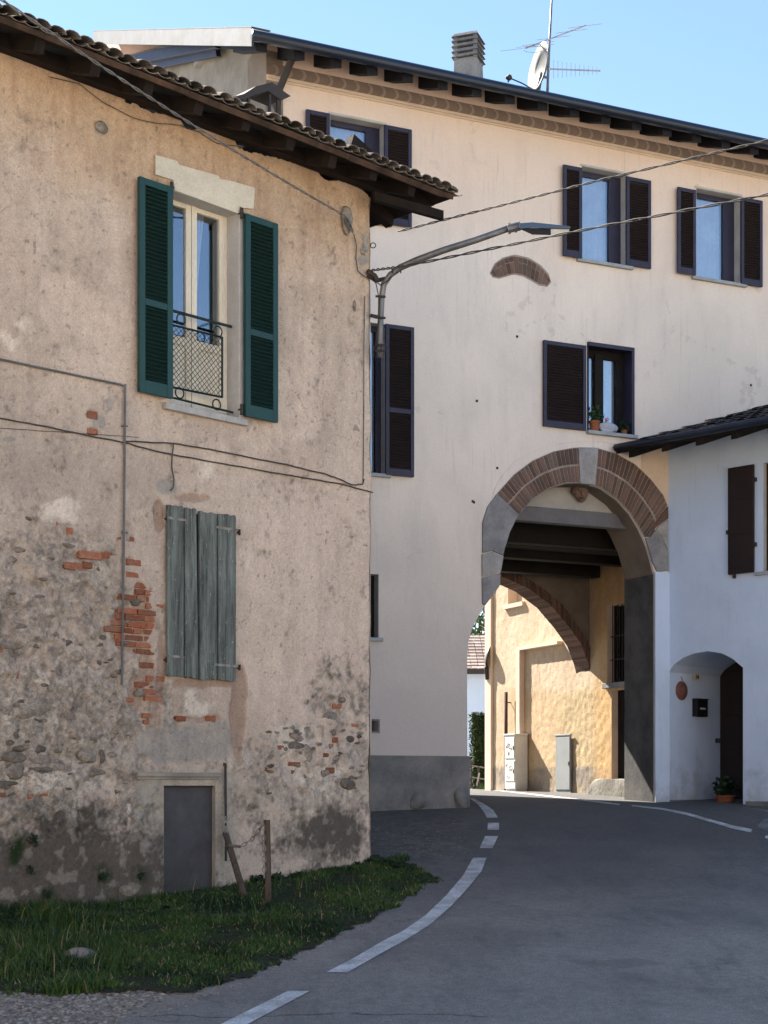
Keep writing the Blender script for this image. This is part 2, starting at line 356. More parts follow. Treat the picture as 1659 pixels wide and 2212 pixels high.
def stonesm(name, a, b_):
    t = NT(name); gi = t.n.new('ShaderNodeNewGeometry')
    c = t.mix(gi.outputs['Random Per Island'], a, b_)
    return t.out(c, .9, t.bump(t.noise(60, 4), .5, .004), .25)
M['pebble'] = stonesm('pebble', (.34, .31, .27), (.10, .085, .075))

# ------------------------------------------------------------------ object helpers
OFF = {}
def emp(name, loc, label=None, cat=None, group=None):
    o = bpy.data.objects.new(name, None); COL.objects.link(o); o.location = loc; o.empty_display_size = .2
    OFF[o.name] = Vector(loc)
    if label: o['label'] = label
    if cat: o['category'] = cat
    if group: o['group'] = group
    return o
class MB:
    def __init__(s): s.v = []; s.f = []; s.uv = None
    def add(s, vs, fs):
        k = len(s.v); s.v += [tuple(v) for v in vs]; s.f += [tuple(i+k for i in f) for f in fs]; return s
    def box(s, Fm, a0, a1, b0, b1, c0, c1):
        vs = [Fm(a, b, c) for a in (a0, a1) for b in (b0, b1) for c in (c0, c1)]
        return s.add(vs, [(0, 1, 3, 2), (4, 6, 7, 5), (0, 4, 5, 1), (2, 3, 7, 6), (0, 2, 6, 4), (1, 5, 7, 3)])
    def hexa(s, vs):              # eight corners, same order as box
        return s.add(vs, [(0, 1, 3, 2), (4, 6, 7, 5), (0, 4, 5, 1), (2, 3, 7, 6), (0, 2, 6, 4), (1, 5, 7, 3)])
    def tube(s, pts, r, seg=8, cap=True):
        pts = [Vector(p) for p in pts]; n = len(pts); rs = r if isinstance(r, (list, tuple)) else [r]*n
        prev = None; rings = []
        for i, p in enumerate(pts):
            d = (pts[min(i+1, n-1)]-pts[max(i-1, 0)]).normalized()
            if prev is None:
                a = Vector((0, 0, 1)) if abs(d.z) < .9 else Vector((1, 0, 0))
                x = d.cross(a).normalized()
            else: x = (prev-d*prev.dot(d)).normalized()
            prev = x; y = d.cross(x)
            rings.append([p+(x*math.cos(2*math.pi*k/seg)+y*math.sin(2*math.pi*k/seg))*rs[i] for k in range(seg)])
        vs = [v for rg in rings for v in rg]; fs = []
        for i in range(n-1):
            for k in range(seg):
                k2 = (k+1) % seg; fs.append((i*seg+k, i*seg+k2, (i+1)*seg+k2, (i+1)*seg+k))
        if cap: fs.append(tuple(range(seg))[::-1]); fs.append(tuple((n-1)*seg+k for k in range(seg)))
        return s.add(vs, fs)
    def prism(s, Fm, poly, c0, c1, holes=(), front=True, back=True, sides=True):
        """polygon (a, b) extruded along c; holes too"""
        loops = [list(poly)]+[list(h) for h in holes]
        tri = tessellate_polygon([[Vector((a, b, 0)) for a, b in lp] for lp in loops])
        flat = [p for lp in loops for p in lp]; n = len(flat)
        vs = [Fm(a, b, c0) for a, b in flat]+[Fm(a, b, c1) for a, b in flat]; fs = []
        if front: fs += [tuple(t) for t in tri]
        if back: fs += [tuple(i+n for i in t) for t in tri]
        if sides:
            k = 0
            for lp in loops:
                m = len(lp)
                for i in range(m): j = (i+1) % m; fs.append((k+i, k+j, n+k+j, n+k+i))
                k += m
        return s.add(vs, fs)
    def lathe(s, c, prof, seg=20, axis=Vector((0, 0, 1))):
        axis = axis.normalized(); a = Vector((1, 0, 0)) if abs(axis.z) > .9 else Vector((0, 0, 1))
        x = axis.cross(a).normalized(); y = axis.cross(x); vs = []; fs = []
        for r, h in prof:
            for k in range(seg):
                t = 2*math.pi*k/seg; vs.append(Vector(c)+axis*h+(x*math.cos(t)+y*math.sin(t))*r)
        for i in range(len(prof)-1):
            for k in range(seg): k2 = (k+1) % seg; fs.append((i*seg+k, i*seg+k2, (i+1)*seg+k2, (i+1)*seg+k))
        return s.add(vs, fs)
    def blob(s, c, rx, ry, rz, jit=.15, seed=0, sub=2, frame=None):
        import bmesh
        bm = bmesh.new(); bmesh.ops.create_icosphere(bm, subdivisions=sub, radius=1)
        r_ = random.Random(seed); ax = [Vector((r_.gauss(0, 1), r_.gauss(0, 1), r_.gauss(0, 1))) for _ in range(4)]
        vs = []
        for v in bm.verts:
            q = v.co.copy(); k = 1
            for a in ax: k += jit*.5*math.sin(a.dot(q)*1.6)
            q = Vector((q.x*rx*k, q.y*ry*k, q.z*rz*k))
            if frame: q = frame @ q
            vs.append(Vector(c)+q)
        fs = [tuple(v.index for v in f.verts) for f in bm.faces]; bm.free()
        return s.add(vs, fs)
    def build(s, name, mat, parent=None, smooth=False, bevel=0, label=None, cat=None, group=None, kind=None):
        me = bpy.data.meshes.new(name)
        if parent is not None: off = OFF[parent.name]
        else:
            a = np.array(s.v); off = Vector((float(a[:, 0].mean()), float(a[:, 1].mean()), float(a[:, 2].min())))
            if kind == 'structure': off = Vector((0, 0, 0))
        me.from_pydata([tuple(Vector(v)-off) for v in s.v], [], s.f); me.validate(); me.update()
        import bmesh
        bm = bmesh.new(); bm.from_mesh(me); bmesh.ops.recalc_face_normals(bm, faces=bm.faces); bm.to_mesh(me); bm.free()
        if smooth:
            for p in me.polygons: p.use_smooth = True
        me.materials.append(M[mat] if isinstance(mat, str) else mat)
        o = bpy.data.objects.new(name, me); COL.objects.link(o)
        if parent is not None: o.parent = parent; OFF[o.name] = off
        else: o.location = off; OFF[o.name] = off
        if bevel:
            b = o.modifiers.new('bevel', 'BEVEL'); b.width = bevel; b.segments = 2; b.limit_method = 'ANGLE'
        for k, x in (('label', label), ('category', cat), ('group', group), ('kind', kind)):
            if x: o[k] = x
        return o
def grid_wall(name, P, mat, parent, ss, zs, holes, topf, disp, colf, depth_edges=None):
    """dense sheet in plane P with rectangular holes, displaced along the normal and coloured per vertex"""
    ss = np.array(ss); zs = np.array(zs); S, Z = np.meshgrid(ss, zs, indexing='ij')
    Zt = np.minimum(Z, topf(S)) if topf is not None else Z
    D = disp(S, Zt); ns, nz = S.shape
    ho = np.zeros_like(D)
    for (a, b, c, d) in holes:   # flatten near openings
        dx = np.maximum(np.maximum(a-S, S-b), 0); dz = np.maximum(np.maximum(c-Zt, Zt-d), 0)
        ho = np.maximum(ho, 1-np.clip(np.hypot(dx, dz)/.05, 0, 1))
    D = D*(1-ho)
    off = OFF[parent.name]
    X = P.O.x+P.u.x*S+P.n.x*D-off.x; Y = P.O.y+P.u.y*S+P.n.y*D-off.y; ZZ = Zt-off.z
    co = np.stack([X, Y, ZZ], -1).reshape(-1, 3)
    i, j = np.meshgrid(np.arange(ns-1), np.arange(nz-1), indexing='ij')
    sc_ = (S[:-1, :-1]+S[1:, 1:])/2; zc = (Z[:-1, :-1]+Z[1:, 1:])/2
    keep = np.ones_like(sc_, bool)
    for (a, b, c, d) in holes: keep &= ~((sc_ > a) & (sc_ < b) & (zc > c) & (zc < d))
    if topf is not None: keep &= (Z[:-1, :-1] < topf(S[:-1, :-1])) | (Z[:-1, :-1] < topf(S[1:, 1:]))
    i = i[keep]; j = j[keep]
    fs = np.stack([i*nz+j, (i+1)*nz+j, (i+1)*nz+j+1, i*nz+j+1], -1)
    me = bpy.data.meshes.new(name); me.from_pydata(co.tolist(), [], fs.tolist()); me.update()
    for p in me.polygons: p.use_smooth = True
    ca = me.color_attributes.new('tone', 'FLOAT_COLOR', 'POINT')
    c = colf(S, Zt)
    if c.shape[-1] == 3: c = np.concatenate([c, np.zeros(c.shape[:2]+(1,))], -1)
    c = c.reshape(-1)
    ca.data.foreach_set('color', c.astype(np.float32)); me.materials.append(M[mat])
    o = bpy.data.objects.new(name, me); COL.objects.link(o); o.parent = parent; OFF[o.name] = off
    return o
def breaks(a, b, step, extra=()):
    xs = sorted({a, b, *[e for e in extra if a < e < b]}); out = []
    for p, q in zip(xs[:-1], xs[1:]):
        n = max(1, int(math.ceil((q-p)/step))); out += [p+(q-p)*k/n for k in range(n)]
    return out+[b]
def blobs(px, py, L, soft=.35):
    m = np.zeros_like(px)
    for (cx, cy, rx, ry, a) in L:
        d = np.hypot((px-cx)/rx, (py-cy)/ry); m = np.maximum(m, a*np.clip((1+soft-d)/(2*soft), 0, 1))
    return m
def shutter(P, s_h, wid, z0, z1, d, th, parent, mframe, mlouv, rails=(), angle=0, stile=.055, name='shutter', top=.06, bot=.10, step=.042, lips=True):
    """leaf hinged at s_h; wid signed; angle swings its free edge off the wall"""
    sg = 1 if wid > 0 else -1; wd = abs(wid); ca, sa = math.cos(angle), math.sin(angle)
    def Fm(a, z, c): return P.W(s_h+sg*(a*ca-c*sa*0)+0, z, d+a*sa+c*ca) if angle == 0 else P.W(s_h+sg*(a*ca-c*sa), z, d+a*sa+c*ca)
    m = MB(); m.box(Fm, 0, stile, z0, z1, 0, th); m.box(Fm, wd-stile, wd, z0, z1, 0, th)
    ed = [z0, z0+bot]; segs = []
    m.box(Fm, stile, wd-stile, z0, z0+bot, .002, th-.002); m.box(Fm, stile, wd-stile, z1-top, z1, .002, th-.002)
    lo = z0+bot
    for r in rails: m.box(Fm, stile, wd-stile, r-.035, r+.035, .002, th-.002); segs.append((lo, r-.035)); lo = r+.035
    segs.append((lo, z1-top))
    o = m.build(name, mframe, parent, bevel=.004)
    l = MB()
    for a, b in segs:
        k = a+step*.4
        while k < b-step*.3:
            vs = [Fm(x, k+dz, c) for x in (stile, wd-stile) for dz, c in ((-.006, th*.85), (.026, th*.2), (.0, th*.88+.003), (.032, th*.2+.003))]
            l.hexa([vs[0], vs[1], vs[2], vs[3], vs[4], vs[5], vs[6], vs[7]]); k += step
        l.box(Fm, stile, wd-stile, a, b, th*.10, th*.18)
    lo_ = l.build('louvre', mlouv, o if parent is None else o)
    OFF[lo_.name] = OFF[o.name]
    return o

# ------------------------------------------------------------------ ground and road
def strip(name, mat, rows, lift, kind='structure', label=None):
    """rows of (Y, [x...]) -> draped mesh"""
    m = MB(); n = len(rows[0][1])
    for Y, xs in rows: m.v += [(x, Y, float(gz(Y))+CZ+lift) for x in xs]
    for i in range(len(rows)-1):
        for k in range(n-1): m.f.append((i*n+k, i*n+k+1, (i+1)*n+k+1, (i+1)*n+k))
    o = m.build(name, mat, None, True, kind=kind, label=label); return o
ys = list(np.arange(-60, 6, 6))+list(np.arange(6, 32, .2))+[34, 38, 44, 60, 90, 150, 300, 600, 1200]
strip('ground', 'ground', [(float(Y), list(np.linspace(-600, -20, 6))+list(np.linspace(-12, 12, 40))+list(np.linspace(20, 600, 6))) for Y in ys], 0, label='dirt and gravel ground sloping gently up to the gateway')
edge_px = [(250, 2212), (330, 2190), (452, 2150), (560, 2105), (680, 2052), (800, 1990), (870, 1940), (932, 1893), (948, 1880)]
E = [on_ground(*p) for p in edge_px]
# verge side of the road: x as a function of Y
EY = np.array([e.y for e in E]); EX = np.array([e.x for e in E])
slope0 = (EX[1]-EX[0])/(EY[1]-EY[0])
rows = []
for Y in np.arange(2, EY[-1], .12):
    xl = float(np.interp(Y, EY, EX)) if Y > EY[0] else float(EX[0]+slope0*(Y-EY[0]))
    xl = max(xl, -9)+.04*(float(fbm(np.array(Y), np.array(0.), 3, 8))-.5)-.22*float(sstep(Y, 11.3, 12.3))
    rows.append((float(Y), list(np.linspace(xl, 9, 14))))
strip('road', 'asph', rows, .006, label='grey asphalt road rising through the gateway')
rows = [(float(Y), list(np.linspace(-.9 if Y < 24 else -3.5, 9 if Y < 23 else 9, 14))) for Y in np.arange(rows[-1][0], 36, .15)]
strip('road', 'asph', rows, .0065, label='asphalt road running through the gateway into the sunny court')
def marking(name, Lp, Rp, n=1, lift=.012):
    m = MB(); A = []; B = []
    def dens(ps):
        out = []
        for a, b in zip(ps[:-1], ps[1:]):
            for k in range(8): t = k/8; out.append((a[0]+(b[0]-a[0])*t, a[1]+(b[1]-a[1])*t))
        return out+[ps[-1]]
    Ld, Rd = dens(Lp), dens(Rp)
    for a, b in zip(Ld, Rd):
        m.v += [tuple(on_ground(*a, lift)), tuple(on_ground(*b, lift))]
    for i in range(len(Ld)-1): m.f.append((2*i, 2*i+1, 2*i+3, 2*i+2))
    return m.build(name, 'road_paint', None, kind='structure')
marking('road_line', [(1022, 1855), (1000, 1894), (964, 1936), (920, 1979), (870, 2014), (829, 2034), (765, 2072), (705, 2103)],
        [(1051, 1855), (1040, 1884), (1012, 1919), (975, 1959), (930, 1999), (880, 2031), (829, 2059), (750, 2104)])
marking('road_line', [(622, 2144), (553, 2178), (485, 2212), (385, 2262)], [(669, 2144), (606, 2178), (542, 2212), (450, 2262)])
marking('road_line', [(1048, 1808), (1036, 1834)], [(1076, 1808), (1064, 1834)])
marking('road_line', [(1054, 1779), (1053, 1794)], [(1078, 1779), (1078, 1794)])
marking('road_line', [(1015, 1726), (1034, 1741), (1046, 1757), (1052, 1768)], [(1023, 1726), (1046, 1738), (1065, 1751), (1076, 1768)])
marking('road_line', [(1365, 1740.5), (1430, 1747), (1480, 1756), (1530, 1770), (1580, 1784), (1625, 1793)],
        [(1365, 1743), (1430, 1751), (1480, 1761.5), (1530, 1776), (1580, 1791), (1622, 1800)])
marking('road_line', [(1655, 1806), (1720, 1832)], [(1652, 1811), (1715, 1840)])
marking('road_line', [(1060, 1706), (1150, 1716), (1250, 1727), (1340, 1738)], [(1060, 1708), (1150, 1718.5), (1250, 1730), (1338, 1741)])

# ------------------------------------------------------------------ unseen house added behind the camera to bounce warm light
opp = emp('bounce_house', (2, -13, 0), 'unseen cream house added behind the viewer for warm bounce light', 'house')
OW = Plane((-22, -13), (1, 0), (0, 1))
m = MB(); hl = []
for i in range(9):
    for zz in (1.0, 4.3, 7.4): a = 2.2+i*5; hl.append([(a, zz), (a+1.1, zz), (a+1.1, zz+1.6), (a, zz+1.6)])
m.prism(OW.W, [(0, -.4), (46, -.4), (46, 10.5), (0, 10.5)], 0, -.3, hl); m.box(OW.W, 0, 46, -.4, 10.5, -8, -7.7)
M['street'] = gen('bounce_house_plaster', (.78, .64, .50), (.74, .60, .47), 1, .9, .1)
m.build('wall', 'street', opp)
for (a, z) in [(q[0][0], q[0][1]) for q in hl]:
    m = MB(); m.box(OW.W, a, a+1.1, z, z+1.6, -.2, -.18); m.build('window', 'glass', opp)
m = MB(); m.hexa([OW.W(a, z+c, d) for a in (-.5, 46.5) for d, z in ((.7, 10.2), (-4, 12.2)) for c in (0, .15)]); m.hexa([OW.W(a, z+c, d) for a in (-.5, 46.5) for d, z in ((-4, 12.2), (-8.7, 10.2)) for c in (0, .15)]); m.build('roof', 'redtile', opp)
# ------------------------------------------------------------------ LEFT OLD HOUSE
ZB = 0.2
old = emp('old_house', (CL[0], CL[1], CZ-.9), 'weathered old plaster house with exposed bricks, green shutters and clay tile eaves', 'house')
fw_s0 = PL.sz(372, 700)[0]; fw_s1 = PL.sz(515, 700)[0]; fw_z1 = PL.sz(375, 413)[1]; fw_z0 = PL.sz(460, 893)[1]
dr_s0 = PL.sz(354, 1800)[0]; dr_s1 = PL.sz(465, 1800)[0]; dr_z1 = PL.sz(400, 1697)[1]; dr_z0 = PL.sz(400, 1960)[1]
top_px = [(-400, -40), (0, 108), (60, 125), (140, 160), (200, 178), (262, 190), (270, 218), (330, 242), (385, 250), (402, 276), (500, 288), (514, 318), (600, 345), (680, 365), (702, 388), (760, 392), (803, 428)]
TS = [PL.sz(*p) for p in top_px]; TSs = np.array([t[0] for t in TS]); TSz = np.array([t[1] for t in TS])
def topL(S): return np.interp(S, TSs, TSz)+.05*(fbm(S, S*0, 6, 3)-.5)+.03*(fbm(S, S*0+5, 30, 4)-.5)
cement = [(390, 1608, 95, 42, 1), (360, 1054, 20, 18, 1), (213, 915, 15, 14, 1), (236, 872, 9, 12, .8), (470, 1600, 35, 45, .9), (785, 560, 12, 10, 1), (790, 525, 7, 22, 1), (798, 740, 8, 50, .9), (795, 660, 6, 30, .9), (16, 946, 16, 6, 1), (218, 278, 13, 14, 1), (330, 1760, 26, 90, .75), (480, 1800, 16, 130, .7)]
damp = [(100, 1910, 270, 130, 1.5), (90, 1900, 260, 110, 1.15), (110, 1860, 200, 110, 1.1), (680, 1830, 130, 50, .7), (280, 1850, 90, 100, .85), (190, 1760, 120, 40, .7), (720, 1790, 85, 60, .85), (640, 1840, 110, 40, .6), (560, 1800, 60, 80, .5), (760, 1470, 60, 60, .50), (720, 1515, 60, 40, .42), (300, 1930, 60, 60, .9), (-300, 1850, 350, 120, 1)]
light = [(128, 1105, 42, 32, 1), (420, 790, 60, 14, .3), (172, 1745, 18, 34, 1), (125, 1790, 25, 14, .9), (120, 1690, 120, 22, .8), (40, 1668, 30, 18, .8), (100, 1470, 70, 22, .6), (215, 1690, 25, 18, .6), (60, 1550, 120, 25, .5), (285, 1760, 6, 35, .8), (240, 1830, 5, 20, .9), (750, 1710, 12, 25, .9), (640, 1590, 70, 40, .75), (700, 1690, 110, 50, .55), (600, 1700, 70, 90, .45), (430, 1530, 55, 42, .7), (460, 1490, 40, 25, .5), (30, 720, 60, 60, .55), (80, 800, 90, 40, .35), (395, 940, 40, 60, .0), (440, 1010, 50, 50, .5), (430, 1000, 40, 60, .4), (335, 1100, 12, 60, .4), (528, 1180, 10, 120, .45), (528, 1350, 8, 90, .3), (250, 1140, 25, 60, .2)]
browns = [(344, 1115, 14, 34, 1), (516, 1540, 18, 110, 1), (345, 1470, 10, 60, .8), (350, 1420, 8, 60, .8), (415, 1075, 40, 9, .8), (440, 1475, 70, 12, .9), (500, 1410, 10, 25, .5), (335, 1545, 14, 60, .7)]
rough_z = [(60, 1560, 330, 200, 1), (60, 1330, 240, 200, .75), (150, 1200, 110, 60, .7), (-300, 1500, 350, 300, 1), (660, 1650, 150, 80, .95), (740, 1540, 70, 60, .7), (180, 1740, 170, 70, .9), (305, 1530, 30, 60, 1)]
dirt = [(60, 1020, 190, 130, .8), (150, 1050, 160, 110, .7), (40, 1250, 280, 150, .8), (30, 1420, 250, 130, .6), (420, 1250, 0.1, 0.1, 0), (-300, 1200, 350, 400, .8), (30, 900, 120, 50, .4)]
greens = [(35, 1835, 16, 38, 1), (225, 1890, 18, 18, .8), (305, 1890, 14, 20, .7), (100, 1930, 16, 16, .8)]
brickz = [(305, 1300, 20, 44, 1), (268, 1350, 28, 44, 1), (305, 1350, 30, 42, 1), (290, 1395, 36, 16, 1), (315, 1440, 16, 40, .9), (295, 1500, 18, 40, .8), (275, 1212, 14, 10, .8), (200, 1200, 40, 9, 1), (168, 1222, 32, 9, 1), (200, 897, 11, 9, 1), (199, 932, 11, 8, 1), (430, 1552, 34, 7, 1), (460, 1555, 16, 8, 1), (393, 1552, 14, 7, 1)]
def dispL(S, Z):
    px, py = PL.px(S, Z); wob = 14*(fbm(S, Z, 3.1, 50)-.5)*2; wob2 = 14*(fbm(S, Z, 7.1, 55)-.5)*2
    r = blobs(px+wob, py+wob2, rough_z, .25); bk = blobs(px+wob*.5, py+wob2*.5, brickz, .07)
    n = fbm(S, Z, 2.2, 1)-.5; f = fbm(S, Z, 16, 2, 4)-.5
    d = .03*n+.007*f+r*(.028*(fbm(S, Z, 7, 9, 4)-.5)*2)
    chip = sstep(fbm(S, Z, 5.5, 21, 5), .56, .60)*sstep(r, .2, .7); d = d-chip*.02
    d = d-bk*.022
    br = blobs(px+wob*.4, py+wob2*.4, browns, .12); d = d-br*.014
    d = np.where(S > -.05, d*0.6-.05*sstep(S, -.05, .001)*fbm(S*0, Z, 3, 77), d)
    return d
def mixc(c, col, m): m = m[..., None]; return c*(1-m)+np.array(col)*m
def colL(S, Z):
    px, py = PL.px(S, Z); wob = 16*(fbm(S, Z, 3.1, 50)-.5)*2; wob2 = 16*(fbm(S, Z, 7.1, 55)-.5)*2
    a = px+wob; b = py+wob2
    c = np.ones(S.shape+(3,))*np.array((.54, .440, .358))
    c = mixc(c, (.47, .375, .305), sstep(fbm(S, Z, .9, 30), .42, .62)*.8)
    c = mixc(c, (.60, .485, .395), sstep(fbm(S, Z, 1.7, 31), .52, .66)*.8)
    # ochre wash under the eaves
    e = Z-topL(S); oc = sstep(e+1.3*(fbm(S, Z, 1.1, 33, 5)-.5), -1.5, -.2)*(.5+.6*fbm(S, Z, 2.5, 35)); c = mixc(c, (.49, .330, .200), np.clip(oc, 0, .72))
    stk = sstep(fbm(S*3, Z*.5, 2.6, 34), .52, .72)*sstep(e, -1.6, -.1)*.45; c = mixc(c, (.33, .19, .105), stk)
    # right part pinker and paler
    c = mixc(c, (.63, .50, .41), sstep(px, 480, 640)*sstep(py, 880, 1150)*(1-sstep(py, 1560, 1680))*.65)
    dz = blobs(a, b, dirt, .8)*(.35+.9*fbm(S, Z, 3.0, 36)); c = mixc(c, (.33, .275, .232), np.clip(dz, 0, .8))
    r = blobs(a, b, rough_z, .3)
    rn = fbm(S, Z, 9, 37, 5)
    rc = np.array((.385, .325, .27))+(rn[..., None]-.5)*np.array((.34, .31, .28))
    m = (r*sstep(fbm(S, Z, 2.4, 38), .3, .52)*.85)[..., None]; c = c*(1-m)+np.clip(rc, .05, .6)*m
    c = mixc(c, (.70, .61, .51), sstep(blobs(a, b, light, .6)+.9*(fbm(S, Z, 6, 39, 5)-.5), .45, .72)*.8)
    sm = sstep(fbm(S, Z, 13, 60, 3), .60, .66)*sstep(r, .25, .6); c = mixc(c, (.17, .15, .13), sm*.55)
    sm2 = sstep(fbm(S, Z, 11, 63, 3), .62, .68)*sstep(r, .25, .6); c = mixc(c, (.50, .43, .36), sm2*.4)
    c = mixc(c, (.33, .225, .165), blobs(px+wob*.5, py+wob2*.5, browns, .10)*.85)
    c = mixc(c, (.31, .285, .255), blobs(px+wob*.5, py+wob2*.5, cement, .16)*(.72+.3*fbm(S, Z, 4, 41)))
    # plain rendered surround of the cellar door
    dn = sstep(px, 292, 300)*(1-sstep(px, 498, 520))*sstep(py, 1655, 1672)
    c = mixc(c, (.38, .34, .285), dn*(.5+.6*fbm(S, Z, 2.5, 42)))
    dm = sstep(blobs(a, b, damp, .7)+1.0*(fbm(S, Z, 3.2, 43, 6)-.5)+.8*(fbm(S, Z, 13, 143, 4)-.5)+.5*(fbm(S, Z, 34, 145, 2)-.5), .12, .95); c = mixc(c, (.078, .068, .058), np.clip(dm, 0, .92))
    fl = sstep(fbm(S, Z, 8, 64, 4), .60, .66)*sstep(py, 1500, 1700); c = mixc(c, (.42, .37, .31), fl*.35)
    c = mixc(c, (.020, .035, .012), blobs(a, b, greens, .5)*sstep(fbm(S, Z, 14, 44), .3, .5))
    c = mixc(c, (.38, .27, .205), blobs(px+wob*.5, py+wob2*.5, brickz, .10)*.9)
    # cracks: thin noise ridges
    ck = 1-sstep(np.abs(fbm(S, Z, 1.4, 45, 5)-.5), .0, .006); c = mixc(c, (.16, .13, .11), ck*.55*sstep(fbm(S, Z, .8, 46), .45, .6))
    sp = sstep(fbm(S, Z, 22, 47, 2), .80, .86); c = mixc(c, (.16, .13, .11), sp*.6)
    al = np.clip(r*.95*sstep(fbm(S, Z, 2.4, 38), .22, .5)+.35*np.clip(dz, 0, 1)+blobs(a, b, damp, .45)*.3, 0, 1)*(1-dn*.7)*(1-blobs(px, py, cement, .16))
    return np.concatenate([np.clip(c, .01, .9), al[..., None]], -1)
L_ss = breaks(-9, 0, 1.0, [-5.3])[:-1]
L_ss = [s for s in breaks(-9, -5.3, .3)]+[s for s in breaks(-5.3, 0, .0155, [fw_s0, fw_s1, dr_s0, dr_s1])][1:]
L_zs = breaks(ZB-.4, float(TSz.max())+.1, .0165, [fw_z0, fw_z1, dr_z0, dr_z1])
holesL = [(fw_s0, fw_s1, fw_z0, fw_z1), (dr_s0, dr_s1, dr_z0-1, dr_z1)]
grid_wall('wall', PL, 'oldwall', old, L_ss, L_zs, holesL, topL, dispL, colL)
# far side and back walls (plain) + wall core
PS = Plane(CL, (-nL[0], -nL[1]), uL)         # side wall, seen only from the right
grid_wall('wall', PS, 'oldwall', old, breaks(0, 4, .06), breaks(ZB-.4, 8.6, .06), [], None,
          lambda S, Z: .03*(fbm(S, Z, 3, 5)-.5)-.05*(1-sstep(S, 0, .06))*fbm(S*0, Z, 3, 77), lambda S, Z: mixc(np.ones(S.shape+(3,))*np.array((.42, .33, .27)), (.30, .25, .21), sstep(fbm(S, Z, 1.2, 8), .4, .6)))
m = MB(); m.box(PL.W, -9, -.12, -.5, 8.55, -4.0, -3.8); m.box(PL.W, -9, -8.8, -.5, 8.5, -3.8, -.3)
m.box(PL.W, -9, -.12, float(TSz.min())-.3, 8.66, -.5, -.25)   # wall head set back behind the ragged plaster
m.build('wall', 'brown', old)
m = MB()  # unseen block added to keep sun from coming through the gap
m.hexa([Vector((x, y, z)) for x, y in ((-1.75, 19.9), (-1.70, 21.70)) for z in (0, CZ+7.9) for x, y in ((x, y),)] + [Vector((x, y, z)) for x, y in ((-4.6, 22.7), (-2.75, 24.2)) for z in (0, CZ+7.9)])
m.build('sun_blocker', 'gablegrey', old)
# lintel patch
pp = [(334, 336), (380, 349), (384, 357), (470, 381), (472, 388), (497, 392), (548, 407), (545, 452), (520, 450), (515, 446), (512, 462), (375, 412), (372, 390), (334, 378)]
m = MB(); m.prism(PL.W, [PL.sz(*p) for p in pp], .002, .022); m.build('lintel_patch', 'patch', old)
# exposed bricks
mb = MB(); r_ = random.Random(3)
def brick_at(px0, px1, py0, py1, dd=.004):
    a0, z1 = PL.sz(px0, py0); a1, z0 = PL.sz(px1, py1); _, z1b = PL.sz((px0+px1)/2, py0); _, z0b = PL.sz((px0+px1)/2, py1)
    j = lambda k=.006: r_.uniform(-k, k)
    vs = []
    for a in (a0, a1):
        for z in (z0b, z1b):
            for c in (-.05, dd+r_.uniform(-.008, .004)): vs.append(PL.W(a+j(), z+j(.004), c))
    mb.hexa(vs)
for q in [(189, 211, 888, 905), (187, 211, 925, 938), (172, 219, 1192, 1208), (220, 237, 1190, 1206), (139, 178, 1215, 1230), (179, 200, 1213, 1228), (280, 291, 1160, 1170), (251, 262, 1158, 1166), (275, 305, 1208, 1221), (272, 299, 1236, 1247), (120, 131, 1127, 1139), (143, 158, 1140, 1154),
          (720, 738, 1520, 1531), (602, 613, 1610, 1619), (719, 730, 1593, 1605), (711, 720, 1606, 1616), (699, 711, 1627, 1636), (667, 674, 1627, 1646), (626, 650, 1646, 1654), (703, 723, 1658, 1671), (571, 579, 1658, 1665), (760, 775, 1563, 1569), (380, 402, 1547, 1558), (446, 466, 1546, 1559), (0, 12, 1712, 1722), (49, 70, 1717, 1726), (90, 105, 1714, 1720), (24, 40, 1449, 1466), (0, 8, 1395, 1412), (272, 290, 1506, 1516), (310, 325, 1540, 1550), (312, 322, 1555, 1565)]: brick_at(*q)
# coursed patch between the pipe and the old shutter
course = .067; zt = PL.sz(300, 1258)[1]
poly = [(301, 1258), (328, 1258), (343, 1290), (343, 1330), (338, 1420), (345, 1480), (330, 1560), (312, 1560), (300, 1500), (290, 1415), (250, 1412), (236, 1325), (236, 1313), (300, 1312), (300, 1292), (256, 1290), (256, 1280), (300, 1280)]
def inpoly(x, y, P_):
    c = False; n = len(P_)
    for i in range(n):
        x1, y1 = P_[i]; x2, y2 = P_[(i+1) % n]
        if (y1 > y) != (y2 > y) and x < (x2-x1)*(y-y1)/(y2-y1)+x1: c = not c
    return c
s_min = PL.sz(230, 1400)[0]; s_max = PL.sz(346, 1400)[0]; z = zt; k = 0
while z > PL.sz(300, 1560)[1]:
    a = s_min-(.13 if k % 2 else 0)+r_.uniform(-.02, .02)
    while a < s_max:
        ln = r_.choice([.24, .24, .12]); X = PL.px(np.array(a+ln/2), np.array(z-.03))
        if inpoly(float(X[0])+r_.uniform(-7, 7), float(X[1]), poly) and r_.random() < (1.0 if X[1] < 1415 else .72):
            vs = []; dd = r_.uniform(-.014, .006)
            for aa in (a+.006, a+ln-.006):
                for zz in (z-course+.011, z):
                    for c in (-.05, dd): vs.append(PL.W(aa+r_.uniform(-.006, .006), zz+r_.uniform(-.005, .005), c+r_.uniform(-.004, .004)))
            mb.hexa(vs)
        a += ln
    z -= course; k += 1
mb.build('exposed_brick', 'brick', old, bevel=.006)
